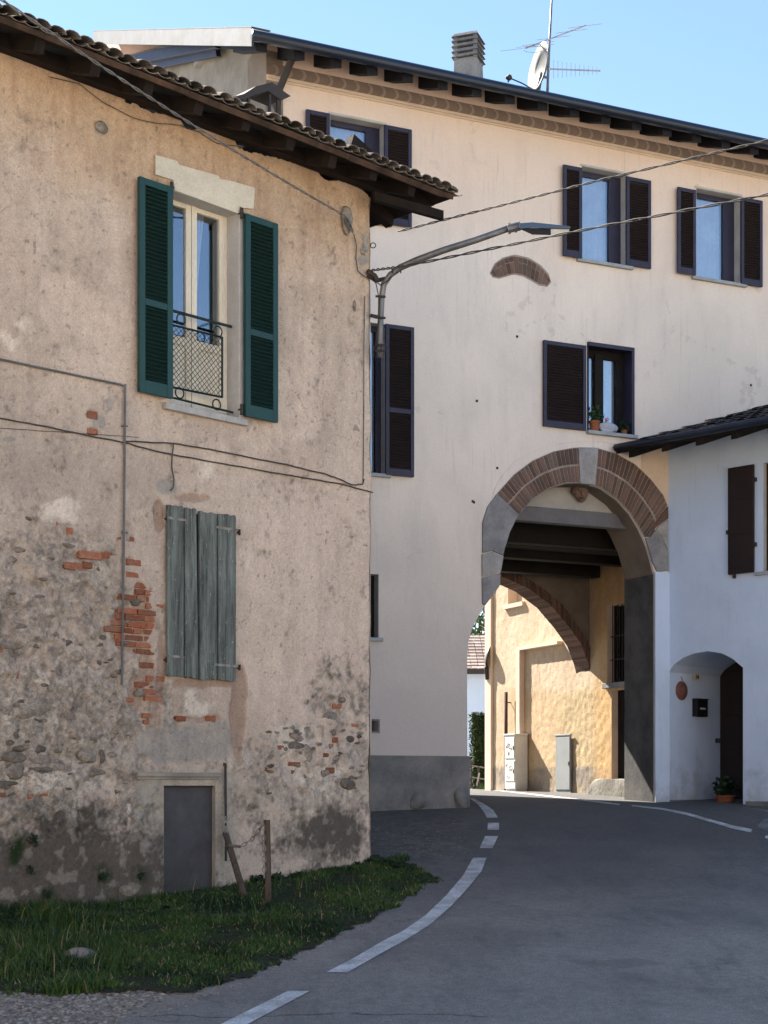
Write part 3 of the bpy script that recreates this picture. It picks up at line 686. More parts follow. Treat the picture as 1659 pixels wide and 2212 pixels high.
# rubble stones showing through
ms = MB()
stones = [(62, 1519, 30, 24), (110, 1515, 11, 9), (35, 1583, 12, 11), (70, 1578, 10, 7), (213, 1590, 9, 4), (190, 1635, 16, 12), (221, 1636, 5, 14), (24, 1637, 26, 11), (83, 1662, 23, 8), (125, 1660, 16, 9), (96, 1640, 18, 9), (43, 1668, 16, 15), (18, 1697, 24, 8), (245, 1632, 8, 5), (207, 1666, 14, 8), (86, 1618, 9, 8), (22, 1605, 7, 7), (31, 1208, 9, 7), (35, 1351, 15, 8), (119, 1372, 7, 7), (143, 1386, 9, 8), (164, 1421, 13, 11), (20, 1395, 24, 6), (110, 1330, 11, 3), (78, 1555, 9, 5), (17, 1540, 5, 6), (224, 1375, 5, 5), (97, 1253, 7, 4), (40, 1620, 14, 6), (303, 1494, 8, 9), (294, 1301, 8, 6), (752, 1598, 8, 6), (719, 1584, 6, 7), (645, 1588, 12, 10), (640, 1608, 16, 8), (670, 1625, 10, 12), (722, 1637, 8, 9), (720, 1546, 12, 8), (757, 1688, 14, 10), (700, 1672, 8, 7), (740, 1515, 6, 6), (285, 1925, 14, 10), (255, 1450, 8, 6), (110, 1206, 6, 3), (45, 1190, 9, 5), (60, 1122, 6, 4), (150, 1178, 12, 4), (165, 1240, 5, 9), (90, 1290, 8, 4)]
fr = Matrix(((PL.u.x, 0, PL.n.x), (PL.u.y, 0, PL.n.y), (0, 1, 0)))
for i in range(85):
    x = r_.uniform(-60, 290); y = r_.uniform(1170, 1720)
    if r_.random() < (y-1050)/600: stones.append((x, y, r_.uniform(2.5, 7), r_.uniform(2, 4.5)))
for i in range(40): stones.append((r_.uniform(560, 790), r_.uniform(1570, 1720), r_.uniform(2.5, 6), r_.uniform(2, 4)))
for i, (x, y, rx, ry) in enumerate(stones):
    c = PL.hit(x, y, 0.0); k = 3400/c.y
    ms.blob(c-Vector((PL.n.x, PL.n.y, 0))*.006, rx/k*1.35, ry/k, .014+.0006*ry, .55, i, 3, fr)
ms.build('exposed_stone', 'rubble', old, True)
# French window
fw = MB(); D0 = -.19
# reveal lining
fw.box(PL.W, fw_s1-.0, fw_s1+.02, fw_z0, fw_z1+.02, D0-.06, .004); fw.box(PL.W, fw_s0-.02, fw_s0, fw_z0, fw_z1+.02, D0-.06, .004)
fw.box(PL.W, fw_s0, fw_s1, fw_z1, fw_z1+.02, D0-.06, .004)
fwr = fw.build('french_window', 'reveal', old)
def S_(px, d): return PL.sz(px, 600, d)[0]
zt_ = fw_z1; zb_ = fw_z0+.02; m = MB()
c0, c1, c2 = S_(402, D0), S_(413.5, D0), S_(425, D0); j0 = S_(474.5, D0)
zp = PL.sz(450, 752, D0)[1]
m.box(PL.W, c0, c1-.003, zb_, zt_, D0-.05, D0); m.box(PL.W, c1+.003, c2, zb_, zt_, D0-.05, D0+.006)
m.box(PL.W, j0, fw_s1, zb_, zt_, D0-.05, D0); m.box(PL.W, fw_s0, fw_s0+.09, zb_, zt_, D0-.05, D0)
for a, b in ((fw_s0+.09, c0), (c2, j0)):
    m.box(PL.W, a, b, zt_-.05, zt_, D0-.045, D0-.002); m.box(PL.W, a, b, zp-.04, zp+.05, D0-.045, D0-.002); m.box(PL.W, a, b, zb_, zb_+.12, D0-.045, D0-.002)
    m.box(PL.W, a, b, zb_+.12, zp-.04, D0-.035, D0-.02); m.box(PL.W, a+.04, b-.04, zb_+.17, zp-.09, D0-.02, D0-.012)
m.build('frame', 'cream', fwr, bevel=.004)
m = MB(); m.box(PL.W, fw_s0+.09, c0, zp+.05, zt_-.05, D0-.03, D0-.025); m.box(PL.W, c2, j0, zp+.05, zt_-.05, D0-.03, D0-.025); m.build('pane', 'glass', fwr)
m = MB()   # curtain gathered to one side
n = 26; a0 = c2-.02; vs = []
for i in range(n+1):
    t = i/n
    for z, k in ((zp, .42), (zp+.35, .40), (zp+.8, .62), (zt_, 1.0)):
        vs.append(PL.W(a0+t*(j0-a0)*.62*k, z, D0-.12+.02*math.sin(t*28)))
m.add(vs, [(4*i+k, 4*i+4+k, 4*i+5+k, 4*i+1+k) for i in range(n) for k in range(3)]); m.build('curtain', 'curtain', fwr, True)
m = MB(); m.box(PL.W, fw_s0-.3, fw_s1+.3, zb_-.1, zt_+.2, -1.2, -1.15); m.box(PL.W, fw_s0-.3, fw_s1+.3, zt_+.15, zt_+.2, -1.15, -.26); m.box(PL.W, fw_s0-.3, fw_s0-.25, zb_, zt_+.15, -1.15, -.26); m.box(PL.W, fw_s1+.25, fw_s1+.3, zb_, zt_+.15, -1.15, -.26); m.build('room', 'room', fwr)
sl_a = PL.sz(357, 870, .05)[0]; sl_b = PL.sz(536, 905, .05)[0]
m = MB(); m.box(PL.W, sl_a, sl_b, fw_z0-.07, fw_z0-.002, -.0, .06); m.box(PL.W, fw_s0+.002, fw_s1-.002, fw_z0-.068, fw_z0, -.24, -.001); m.build('sill', 'marble', fwr, bevel=.008)
# white edge of the plaster beside the right shutter
m = MB(); m.box(PL.W, fw_s1+.004, PL.sz(527, 700)[0], fw_z0, fw_z1+.02, -.01, .012); m.build('jamb', 'reveal', fwr, bevel=.006)
# shutters
def zy(px, py, d): return PL.sz(px, py, d)[1]
aL0, aL1 = PL.sz(303, 600, .1)[0], PL.sz(375, 600, .1)[0]
shutter(PL, aL1, -(aL1-aL0), zy(340, 853, .1), zy(340, 392, .1), .05, .045, old, 'green', 'greenlouv', rails=[zy(340, 657, .1)], stile=.07, top=.07, bot=.13)
aR0, aR1 = PL.sz(532, 600, .1)[0], PL.sz(602, 600, .1)[0]
shutter(PL, aR0, aR1-aR0, zy(566, 905, .1), zy(566, 471, .1), .05, .045, old, 'green', 'greenlouv', rails=[zy(566, 722, .1)], stile=.07, top=.07, bot=.13)
for a, zz in ((aR0-.02, zy(530, 462, .05)), (aR0-.02, zy(530, 885, .05)), (aL1+.015, zy(375, 405, .05))):
    m = MB(); m.tube([PL.W(a, zz-.06, .05), PL.W(a, zz+.05, .05)], .018, 8); m.tube([PL.W(a, zz, -.01), PL.W(a+.02, zz, .06)], .012, 6); m.build('hinge', 'darkmetal', old)
# balcony railing in the opening
rl = MB(); dR = -.07
def R2(px, py): a, z = PL.sz(px, py, dR); return PL.W(a, z, dR)
rl.tube([R2(365, 669), R2(500, 706)], .016, 8)
for a, b in (((365, 700), (480, 729)), ((365, 835), (480, 858)), ((365, 857), (503, 891)), ((480, 728), (480, 859))): rl.tube([R2(*a), R2(*b)], .012, 4)
for cxp, cyp in ((391, 690), (471, 716), (388, 849), (468, 874)):
    c = R2(cxp, cyp); a, z = PL.sz(cxp, cyp, dR); rl.tube([PL.W(a+.055*math.cos(t), z+.055*math.sin(t), dR) for t in np.linspace(0, 2*math.pi, 17)], .008, 5)
ro = rl.build('railing', 'railgreen', old)
ml = MB(); A0, Zt0 = PL.sz(366, 702, dR); A1, _ = PL.sz(480, 729, dR); Zt1 = PL.sz(480, 731, dR)[1]; Zb1 = PL.sz(480, 857, dR)[1]
stp = .062; W_ = A1-A0; H_ = Zt1-Zb1; k = -H_
while k < W_:
    for sg in (1, -1):
        # line a = k + (z) direction
        p0 = max(0, k); p1 = min(W_, k+H_)
        if p1 > p0:
            z0_ = p0-k; z1_ = p1-k
            if sg == 1: ml.tube([PL.W(A0+p0, Zb1+z0_, dR), PL.W(A0+p1, Zb1+z1_, dR)], .0035, 4, False)
            else: ml.tube([PL.W(A0+p0, Zt1-z0_, dR-.004), PL.W(A0+p1, Zt1-z1_, dR-.004)], .0035, 4, False)
    k += stp
mo = ml.build('wire_mesh', 'railgreen', ro); OFF[mo.name] = OFF[ro.name]
# plank shutter
m = MB(); edges = [362, 398, 430, 470, 511]
tops = [1090, 1092, 1098, 1108]; bots = [1462, 1467, 1468, 1470]
prev = None
for i in range(4):
    a0 = PL.sz(edges[i]+(1.8 if i else 0), 1300, .05)[0]; a1 = PL.sz(edges[i+1]-1.6, 1300, .05)[0]
    z1 = zy(edges[i]+10, 1092+i*6.5, .05); z0 = zy(edges[i]+10, 1458+i*3.2, .05)
    nseg = 5; pa = [(a0, z0)]
    for k in range(nseg): pa.append((a0+(a1-a0)*(k+.5)/nseg, z0-r_.uniform(0, .025)))
    pa.append((a1, z0))
    pb = [(a1, z1)]
    for k in range(nseg): pb.append((a1-(a1-a0)*(k+.5)/nseg, z1+r_.uniform(-.008, .016)))
    pb.append((a0, z1)); dd = r_.uniform(-.004, .004)
    if i == 1: pb = [(a1-.03, z1)]+pb[1:]      # split top of the second plank
    m.prism(PL.W, pa+pb, .022+dd, .050+dd)
psh = m.build('plank_shutter', 'oldwood', old)
m = MB(); a0 = PL.sz(366, 1300, .02)[0]; a1 = PL.sz(507, 1300, .02)[0]; m.box(PL.W, a0, a1, zy(435, 1452, .02), zy(435, 1112, .02), .005, .02); m.build('backing', 'room', psh)
m = MB()
for (x0, y0, x1, y1) in ((366, 1117, 406, 1126), (466, 1137, 514, 1147), (364, 1417, 398, 1420), (462, 1434, 514, 1441)):
    a0, z0 = PL.sz(x0, y0, .055); a1, z1 = PL.sz(x1, y1, .055); zz = (z0+z1)/2
    m.box(PL.W, a0, a1, zz-.013, zz+.013, .05, .058)
    for t in (.15, .5, .85): m.lathe(PL.W(a0+(a1-a0)*t, zz, .057), [(0, .005), (.007, .003), (.008, 0)], 6, Vector((PL.n.x, PL.n.y, 0)))
o = m.build('strap_hinge', 'strap', psh); OFF[o.name] = OFF[psh.name]
for x, y in ((360, 1120), (516, 1150), (359, 1425), (516, 1442)):
    a, z = PL.sz(x, y, .02); m = MB(); m.tube([PL.W(a, z-.03, .03), PL.W(a, z+.03, .03)], .014, 7); m.tube([PL.W(a, z, -.03), PL.W(a, z, .03)], .012, 6); m.build('hinge_pin', 'rust', old)
# cellar door
m = MB(); m.box(PL.W, dr_s0, dr_s1, dr_z0-.25, dr_z1, -.07, -.055)
cdr = m.build('cellar_door', 'metaldoor', old)
m = MB(); m.box(PL.W, dr_s0-.01, dr_s0+.012, dr_z0-.25, dr_z1-.2, -.054, -.03); m.box(PL.W, dr_s0+.012, dr_s1, dr_z1-.02, dr_z1-.0, -.055, -.04); o = m.build('door_frame', 'darkmetal', cdr)
m = MB(); a0 = PL.sz(297, 1680, .03)[0]; a1 = PL.sz(476, 1680, .03)[0]; z1 = PL.sz(380, 1669, .03)[1]; z0 = PL.sz(380, 1678, .03)[1]; z00 = PL.sz(380, 1697)[1]
m.box(PL.W, a0, a1, z0, z1, 0, .045); m.box(PL.W, a0+.01, a1-.01, z0-.03, z0, 0, .022); m.build('door_lintel', 'gablegrey', old, bevel=.006)
m = MB(); m.box(PL.W, dr_s0-.003, dr_s0, dr_z0-.2, dr_z1, -.1, .0); m.box(PL.W, dr_s1, dr_s1+.003, dr_z0-.2, dr_z1, -.1, .0); m.box(PL.W, dr_s0, dr_s1, dr_z1, dr_z1+.003, -.1, 0); m.build('door_reveal', 'gablegrey', old)

# conduits and wall wires
def wall_path(pts, d=.02): return [PL.W(*PL.sz(x, y, d), d) for x, y in pts]
m = MB(); m.tube(wall_path([(-150, 745), (0, 776), (90, 795), (180, 814), (262, 831), (269, 835), (270, 842)], .025), .011, 8)
m.tube(wall_path([(270, 830), (269, 1000), (267, 1200), (265, 1350), (263, 1480)], .028), .012, 8)
for y in (920, 1150, 1390): m.tube(wall_path([(262, y), (276, y+1)], .03), .008, 5)
m.build('conduit_pipe', 'conduit', old)
m = MB()
def wire(pts, r=.006, d=.015, mm=None):
    q = []
    for (a, b) in zip(pts[:-1], pts[1:]):
        for k in range(5): t = k/5; q.append((a[0]+(b[0]-a[0])*t, a[1]+(b[1]-a[1])*t+random.uniform(-.8, .8)))
    w0 = MB(); w0.tube(wall_path(q+[pts[-1]], d), r, 5); w0.build('wall_wire', 'cable', old)
wire([(-100, 886), (0, 904), (100, 922), (170, 937), (265, 955), (340, 976), (460, 998), (560, 1016), (680, 1036), (740, 1046), (805, 1064)], .008)
wire([(270, 953), (375, 958), (440, 968), (520, 984), (620, 1004), (700, 1023), (735, 1036), (760, 1048), (783, 1046), (787, 1035)], .008, .018)
wire([(375, 958), (372, 985), (371, 1010), (376, 1035), (375, 1052), (368, 1060)], .007, .018)
wire([(0, 925), (150, 935), (300, 945)], .003)
wire([(788, 640), (786, 760), (786, 880), (785, 1000), (784, 1045)], .005, .018)
wire([(764, 505), (770, 530), (769, 560), (773, 585), (790, 600)], .006, .03)
wire([(105, 165), (170, 180), (220, 220), (290, 255), (340, 267), (390, 270), (430, 285), (470, 310), (530, 318)], .004, .02)
m = MB(); c = PL.hit(749, 476, .03)
m.blob(c, .085, .17, .03, .25, 4, 2, fr); m.build('cable_anchor', 'rubble', old, True)
m = MB(); a, z = PL.sz(751, 480, .07)
for k in range(5):
    m.tube([PL.W(a+.05*math.cos(t+k)*(.6+.15*k), z-.03*k*.3+.07*math.sin(t+k*.7)*(.5+.15*k), .06+.01*k) for t in np.linspace(0, 5.2, 14)], .006, 5)
m.build('wire_coil', 'conduit', old)
# mortar dabs on the corner
m = MB()
for i, (x, y, rx, ry) in enumerate(((783, 543, 5, 16), (764, 660, 4, 10), (218, 277, 11, 12))):
    m = MB(); c = PL.hit(x, y, 0); k = 3400/c.y; m.blob(c, rx/k*1.4, ry/k, .02, .5, 50+i, 2, fr); m.build('mortar_dab', 'rubble', old, True)

# roof of the old house: clay tiles over dark boards
OV = .6; SO = .8; phi = math.atan(.36)
_e = PL.sz(490, 228, OV); ZE = _e[1]                 # height of the tile edge
inL = (-PL.n.x, -PL.n.y)
def RF(a, r, h):  # front slope: along the eave, up the slope, off the slope
    return PL.W(a, ZE+r*math.sin(phi)+h*math.cos(phi), OV-r*math.cos(phi)+h*math.sin(phi))
def RS(a, r, h):  # side slope at the right end
    return PL.W(SO-r*math.cos(phi)+h*math.sin(phi), ZE+r*math.sin(phi)+h*math.cos(phi), OV-a)
def coppi(m, Fm, a0, a1, r0, r1, lim, w=.165, ln=.38, seed=1, HK=.5):
    rr = random.Random(seed); a = a0
    while a < a1:
        r = r0; k = 0
        while r < lim(a):
            for typ in (0, 1):
                ac = a+(w/2 if typ else 0); e = min(r+ln+.06, max(lim(ac), r+.1)); wid = w*.62 if not typ else w*.5
                base = .040 if not typ else .026
                vs = []; ns = 6; ja = rr.uniform(-.012, .012); jr = rr.uniform(-.03, .03); jh = rr.uniform(-.006, .01); tw = rr.uniform(-.01, .01)
                for th in (0, .013):
                    for (rrr, sc2, hh) in ((r+jr-.01, 1.0, .018), (e+jr, .86, -.004)):
                        for q in range(ns+1):
                            t = math.pi*q/ns; R_ = wid*sc2-th
                            if not typ: x = -math.cos(t)*R_*.92; hgt = math.sin(t)*R_*HK
                            else: x = -math.cos(t)*R_*1.0; hgt = -math.sin(t)*R_*.35
                            vs.append(Fm(ac+x+ja+tw*(rrr-r), rrr, base+hh+hgt+jh))
                N = ns+1; fs = []
                for q in range(ns):
                    fs.append((q, q+1, N+q+1, N+q)); fs.append((2*N+q, 3*N+q, 3*N+q+1, 2*N+q+1)); fs.append((q, 2*N+q, 2*N+q+1, q+1)); fs.append((N+q, N+q+1, 3*N+q+1, 3*N+q))
                fs.append((0, N, 3*N, 2*N)); fs.append((ns, 2*N+ns, 3*N+ns, N+ns))
                m.add(vs, fs)
            r += ln; k += 1
        a += w
rt = MB(); Lr = (4.0+2*OV)/2/math.cos(phi)
coppi(rt, RF, -9, SO-.02, 0, 0, lambda a: min(Lr, max(.12, (SO-a)/math.cos(phi))))
coppi(rt, RS, .05, 4.0+2*OV, 0, 0, lambda a: min(Lr, max(.12, a/math.cos(phi)), max(.12, (5.2-a)/math.cos(phi))), seed=2)
# hip cap
hp = [RF(SO-t*Lr*math.cos(phi), t*Lr, .06) for t in np.linspace(.03, 1, 9)]
for p, q in zip(hp[:-1], hp[1:]): rt.tube([p, p+(q-p)*1.08], [.075, .06], 8)
roof = rt.build('roof', 'tile', old, False)
m = MB()   # boards under the tiles
Lc = Lr
def slab(Fm, a0, a1, r0, r1, h0, h1): m.box(Fm, a0, a1, r0, r1, h0, h1)
vs = [RF(-9, .02, -.03), RF(SO-.04, .02, -.03), RF(SO-Lc*math.cos(phi), Lc, -.03), RF(-9, Lc, -.03)]
vs2 = [RF(-9, .02, .005), RF(SO-.04, .02, .005), RF(SO-Lc*math.cos(phi), Lc, .005), RF(-9, Lc, .005)]
m.add(vs+vs2, [(0, 1, 2, 3), (4, 5, 6, 7), (0, 1, 5, 4), (1, 2, 6, 5), (2, 3, 7, 6), (3, 0, 4, 7)])
vs = [RS(.05, .02, -.03), RS(5.2, .02, -.03), RS(2.6, Lc, -.03)]; vs2 = [RS(.05, .02, .005), RS(5.2, .02, .005), RS(2.6, Lc, .005)]
m.add(vs+vs2, [(0, 1, 2), (3, 4, 5), (0, 1, 4, 3), (1, 2, 5, 4), (2, 0, 3, 5)])
o = m.build('decking', 'brown', roof); OFF[o.name] = OFF[roof.name]
m = MB()   # edge board in short uneven lengths
a = -8.9
while a < SO-.2:
    b = min(a+r_.uniform(1.2, 2.4), SO-.05); j1, j2 = r_.uniform(-.015, .01), r_.uniform(-.015, .01)
    m.hexa([RF(a+.004, -.01, -.055+j1), RF(a+.004, .03, -.055+j1), RF(a+.004, -.01, .0), RF(a+.004, .03, .0), RF(b, -.01, -.055+j2), RF(b, .03, -.055+j2), RF(b, -.01, .0), RF(b, .03, .0)])
    a = b
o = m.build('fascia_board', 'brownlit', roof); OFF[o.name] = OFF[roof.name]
a = -8.6
while a < .1:
    m = MB(); q = r_.uniform(-.02, .02); m.box(RF, a, a+.11, .05, 1.6, -.17+q, -.032)
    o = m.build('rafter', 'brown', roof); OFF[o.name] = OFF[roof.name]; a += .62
for b in (.35, .95, 1.6, 2.3, 3.0, 3.7, 4.4):
    m = MB(); m.box(RS, b, b+.11, .05, 1.4, -.16, -.032); o = m.build('rafter', 'brown', roof); OFF[o.name] = OFF[roof.name]
m = MB()   # long outer purlins: a box under the eave parallel to the wall, reaching past the corner
m.box(PL.W, -9, .1, ZE-.02, ZE+.10, .02, .14)
o = m.build('purlin', 'brown', roof); OFF[o.name] = OFF[roof.name]
m = MB()
e0 = PL.W(*PL.sz(806, 424, .25), .25); e1 = PL.W(*PL.sz(955, 466, .5), .5)
def bar(p, q, w_, h_):
    d = (q-p).normalized(); x = d.cross(Vector((0, 0, 1))).normalized(); y = Vector((0, 0, 1))
    return [p+x*sx*w_/2+y*sy*h_/2 for sx in (-1, 1) for sy in (-1, 1)], [q+x*sx*w_/2+y*sy*h_/2 for sx in (-1, 1) for sy in (-1, 1)]
A_, B_ = bar(e0, e1, .07, .10); m.hexa(A_+B_)
o = m.build('tie_beam', 'brown', roof); OFF[o.name] = OFF[roof.name]
# small chimney on the old roof
PC = Plane((PL.O.x-PL.n.x*.9, PL.O.y-PL.n.y*.9), PL.u[:], PL.n[:])
def PCs(x, y): return PC.sz(x, y)
m = MB(); a0 = PCs(530, 260)[0]; a1 = PCs(604, 260)[0]; zt2 = PCs(570, 225)[1]; zb2 = PCs(570, 330)[1]-.2
m.hexa([PC.W(a, z, c) for a, z, c in ((a0, zb2, .05), (a0, zb2, -.4), (a0+.07, zt2, .0), (a0+.07, zt2, -.34), (a1, zb2, .05), (a1, zb2, -.4), (a1-.08, zt2, 0), (a1-.08, zt2, -.34))])
ch = m.build('chimney', 'gablegrey', roof, bevel=.01); OFF[ch.name] = OFF[roof.name]
m = MB(); pk = [(484, 216), (520, 206), (545, 190), (581, 181), (612, 205), (621, 211), (600, 219), (572, 200), (545, 207), (520, 219)]
pts = [PCs(*p) for p in pk]
m.prism(PC.W, pts, .06, -.38)
for x in (533, 579, 596):
    a, _ = PCs(x, 230); m.box(PC.W, a-.015, a+.015, zt2-.2, PCs(x, 205)[1], .02, .04); m.box(PC.W, a-.015, a+.015, zt2-.1, PCs(x, 205)[1], -.34, -.32)
o = m.build('chimney_cowl', 'darkmetal', roof); OFF[o.name] = OFF[roof.name]

# ------------------------------------------------------------------ PALE HOUSE WITH THE GATEWAY
pale = emp('gate_house', (PP.O.x, PP.O.y, CZ-.35), 'tall pale plastered house with dark blue shutters and a brick gateway arch over the road', 'house')
TB = .75                       # wall thickness at the gate
Zf = PP.sz(1000, 222)[1]       # top of the painted band
ZEV = PP.sz(1000, 161.6, .7)[1]  # gutter height
RSL = .43
arch = [(1010, 1770), (1009, 1420), (1012, 1385), (1022, 1352), (1045, 1312), (1062, 1290), (1079, 1266), (1081, 1230), (1088, 1190), (1100, 1150), (1120, 1112), (1150, 1078), (1185, 1055), (1225, 1043), (1262, 1043), (1300, 1055), (1335, 1080), (1362, 1110), (1380, 1140), (1398, 1180), (1408, 1215), (1414, 1240), (1413, 1770)]
A = [PP.sz(*p) for p in arch]
zb = 0.6
A[0] = (A[0][0], zb); A[-1] = (A[-1][0], zb)
s14 = PP.sz(1443, 1200)[0]; zro = 6.9
sR = 12.6
outer = [(-.0, zb), A[0]]+A[1:-1]+[A[-1], (s14-.004, zb), (s14-.004, CZ+4.6), (sR, CZ+4.6), (sR, Zf+.35), (0, Zf+.35)]
wins = {  # px left/right, (x, y) on the head, (x, y) on the foot
 'w1': (713, 830, (770, 258), (870, 489)), 'w2': (1257, 1353, (1300, 367), (1300, 567)),
 'w3': (1504, 1599, (1550, 415), (1550, 606)), 'w4': (1268, 1368, (1320, 746), (1320, 936)), 'w5': (800, 833, (820, 699), (820, 1024)), 'w6': (800, 818, (812, 1240), (812, 1378)), 'vent': (803, 816.5, (812, 1557), (812, 1580))}
def rect(k):
    l, r, h, f = wins[k]; a0 = PP.sz(l, h[1])[0]; a1 = PP.sz(r, h[1])[0]; return a0, a1, PP.sz(*f)[1], PP.sz(*h)[1]
holes = []
for k in wins:
    a0, a1, z0, z1 = rect(k); holes.append([(a0, z0), (a1, z0), (a1, z1), (a0, z1)])
m = MB(); m.prism(PP.W, outer, 0, -TB, holes)
m.build('wall', 'pale', pale)
# plain upper walls at the back and the sides
m = MB(); m.box(PP.W, .05, 1.9, zb, 13.6, -7.7, -7.5); m.box(PP.W, 1.8, 1.9, zb, 13, -7.5, -4.3)
m.box(PP.W, 1.9, sR, CZ+4.45, Zf+1.2, -4.25, -4.05); m.box(PP.W, sR-.2, sR, CZ+4.6, Zf+.3, -4.05, -TB)
m.build('wall', 'gablegrey', pale)
# gable
def gz_(k): return ZEV-.1+(k+.7)*RSL
m = MB(); m.prism(PG.W, [(TB-.75, zb), (7.7, zb), (7.7, gz_(7.7)-.08), (.0, gz_(0)-.08)], -.0, -.25)
m.build('gable_wall', 'gablegrey', pale)
m = MB(); m.prism(PG.W, [PG.sz(*p) for p in ((200, 92), (373, 92), (256, 124), (200, 121))], .006, .012); m.build('gable_panel', 'pink', pale)
m = MB(); m.prism(PG.W, [PG.sz(x, y, .25) for x, y in ((256, 124), (454, 82), (466, 103), (292, 137))], .16, .25)
m.prism(PG.W, [PG.sz(x, y, .15) for x, y in ((292, 137), (466, 103), (468, 121), (322, 151))], .08, .155); m.build('barge_board', 'navy', pale, bevel=.005)
m = MB(); c = PG.hit(432, 135, .06); m.box(PG.W, PG.sz(445, 133, .05)[0], PG.sz(425, 133, .05)[0], PG.sz(430, 141, .05)[1], PG.sz(430, 130, .05)[1], 0, .1); m.build('bracket_stone', 'stonelight', pale)
# painted band, cornice line
m = MB(); z1 = Zf; z0 = PP.sz(1000, 247)[1]; zl = PP.sz(1000, 253)[1]; zl2 = PP.sz(1000, 258)[1]
m.box(PP.W, 0.01, sR-.01, z0, z1, 0, .006); fz = m.build('painted_band', 'frieze', pale)
m = MB(); a = .1; hb = (z1-z0)
while a < sR-.2:
    ring = [(a+hb*.50*math.cos(t), (z0+z1)/2+hb*.47*math.sin(t)) for t in np.linspace(-1.5, 1.5, 11)]+[(a-.01+hb*.30*math.cos(t), (z0+z1)/2+hb*.36*math.sin(t)) for t in np.linspace(1.5, -1.5, 11)]
    m.prism(PP.W, ring, .004, .012); a += .205
m.build('band_motif', 'friezelight', fz)
m = MB(); m.box(PP.W, 0.0, sR, zl, z0, 0, .035); m.box(PP.W, 0.0, sR, zl2, zl, 0, .02); m.build('cornice', 'trim', pale, bevel=.006)
# roof
def RP(a, k, h): return PP.W(a, ZEV-.10+k*RSL+h, .7-k)    # k horizontal distance in from the eave
m = MB(); m.box(RP, -.45, 1.9, .02, 8.4, 0, .12); m.box(RP, 1.9, sR+.5, .02, 3.1, 0, .12)
m.hexa([RP(1.9, 3.1, 0), RP(1.9, 3.1, .12), RP(1.9, 5.2, -1.75), RP(1.9, 5.2, -1.63), RP(sR+.5, 3.1, 0), RP(sR+.5, 3.1, .12), RP(sR+.5, 5.2, -1.75), RP(sR+.5, 5.2, -1.63)])
rf = m.build('roof', 'eavewood', pale)
m = MB(); gp = [RP(a, -.02, .03) for a in np.linspace(-.47, sR+.5, 12)]; m.tube(gp, .075, 12); m.build('gutter', 'gutter', pale, True)
a = -.38; 
while a < sR:
    m = MB()
    m.hexa([RP(a, .08, -.16), RP(a, .08, -.0), RP(a, 1.0, -.19), RP(a, 1.0, -.0), RP(a+.16, .08, -.16), RP(a+.16, .08, -.0), RP(a+.16, 1.0, -.19), RP(a+.16, 1.0, -.0)])
    m.build('rafter', 'eavewood', rf); a += .545
m = MB()   # metal verge up the gable, and ridge cap
P0 = lambda k, h: RP(-.45, k, h)
m.hexa([RP(-.47, .0, -.12), RP(-.47, .0, .135), RP(-.47, 8.4, -.1), RP(-.47, 8.4, .135), RP(-.44, .0, -.12), RP(-.44, .0, .135), RP(-.44, 8.4, -.1), RP(-.44, 8.4, .135)])
m.hexa([RP(-.47, .0, .125), RP(-.47, .0, .145), RP(-.47, 8.4, .125), RP(-.47, 8.4, .145), RP(-.2, .0, .125), RP(-.2, .0, .145), RP(-.2, 8.4, .125), RP(-.2, 8.4, .145)])
m.build('verge_flashing', 'zinc', rf)
# roof chimney
def at_roof(px, py, Y): return at(px, py, Y)
Yc = 23.6; c0 = at(980, 166, Yc); c1 = at(1045, 166, Yc); topz = at(1010, 134, Yc).z; q = .42
PCH = Plane((at(1012, 166, Yc).x, Yc), (math.cos(.35), -math.sin(.35)), (-math.sin(.35), -math.cos(.35)))
wch = .215
m = MB(); zbs = at(1010, 200, Yc).z-.6
m.hexa([PCH.W(s*(wch if z == 0 else wch*.80), zbs if z == 0 else topz, c*(wch if z == 0 else wch*.8)) for s in (-1, 1) for z in (0, 1) for c in (-1, 1)])
chm = m.build('chimney', 'stonelight', rf, bevel=.01)
m = MB(); zz = topz-.02
for k in range(4):
    z0_ = topz+.01+k*.078
    m.hexa([PCH.W(s*(wch*.98 if z == 0 else wch*.84), z0_ if z == 0 else z0_+.055, c*(wch*.98 if z == 0 else wch*.84)) for s in (-1, 1) for z in (0, 1) for c in (-1, 1)])
for s in (-1, 1):
    for c in (-1, 1): m.box(PCH.W, s*wch*.7-.03, s*wch*.7+.03, topz-.02, topz+.32, c*wch*.7-.03, c*wch*.7+.03)
m.hexa([PCH.W(s*(wch*.98 if z == 0 else wch*.8), topz+.315 if z == 0 else topz+.375, c*(wch*.98 if z == 0 else wch*.8)) for s in (-1, 1) for z in (0, 1) for c in (-1, 1)])
m.build('chimney_cowl', 'stonegrey', rf, bevel=.008)
# eaves downpipe
m = MB(); m.tube([at(637, 90, 21.5), at(637, 112, 21.6), at(601, 199, 21.7), at(599, 235, 21.8), at(599, 330, 21.8)], .05, 10); m.build('downpipe', 'darkmetal', pale, True)
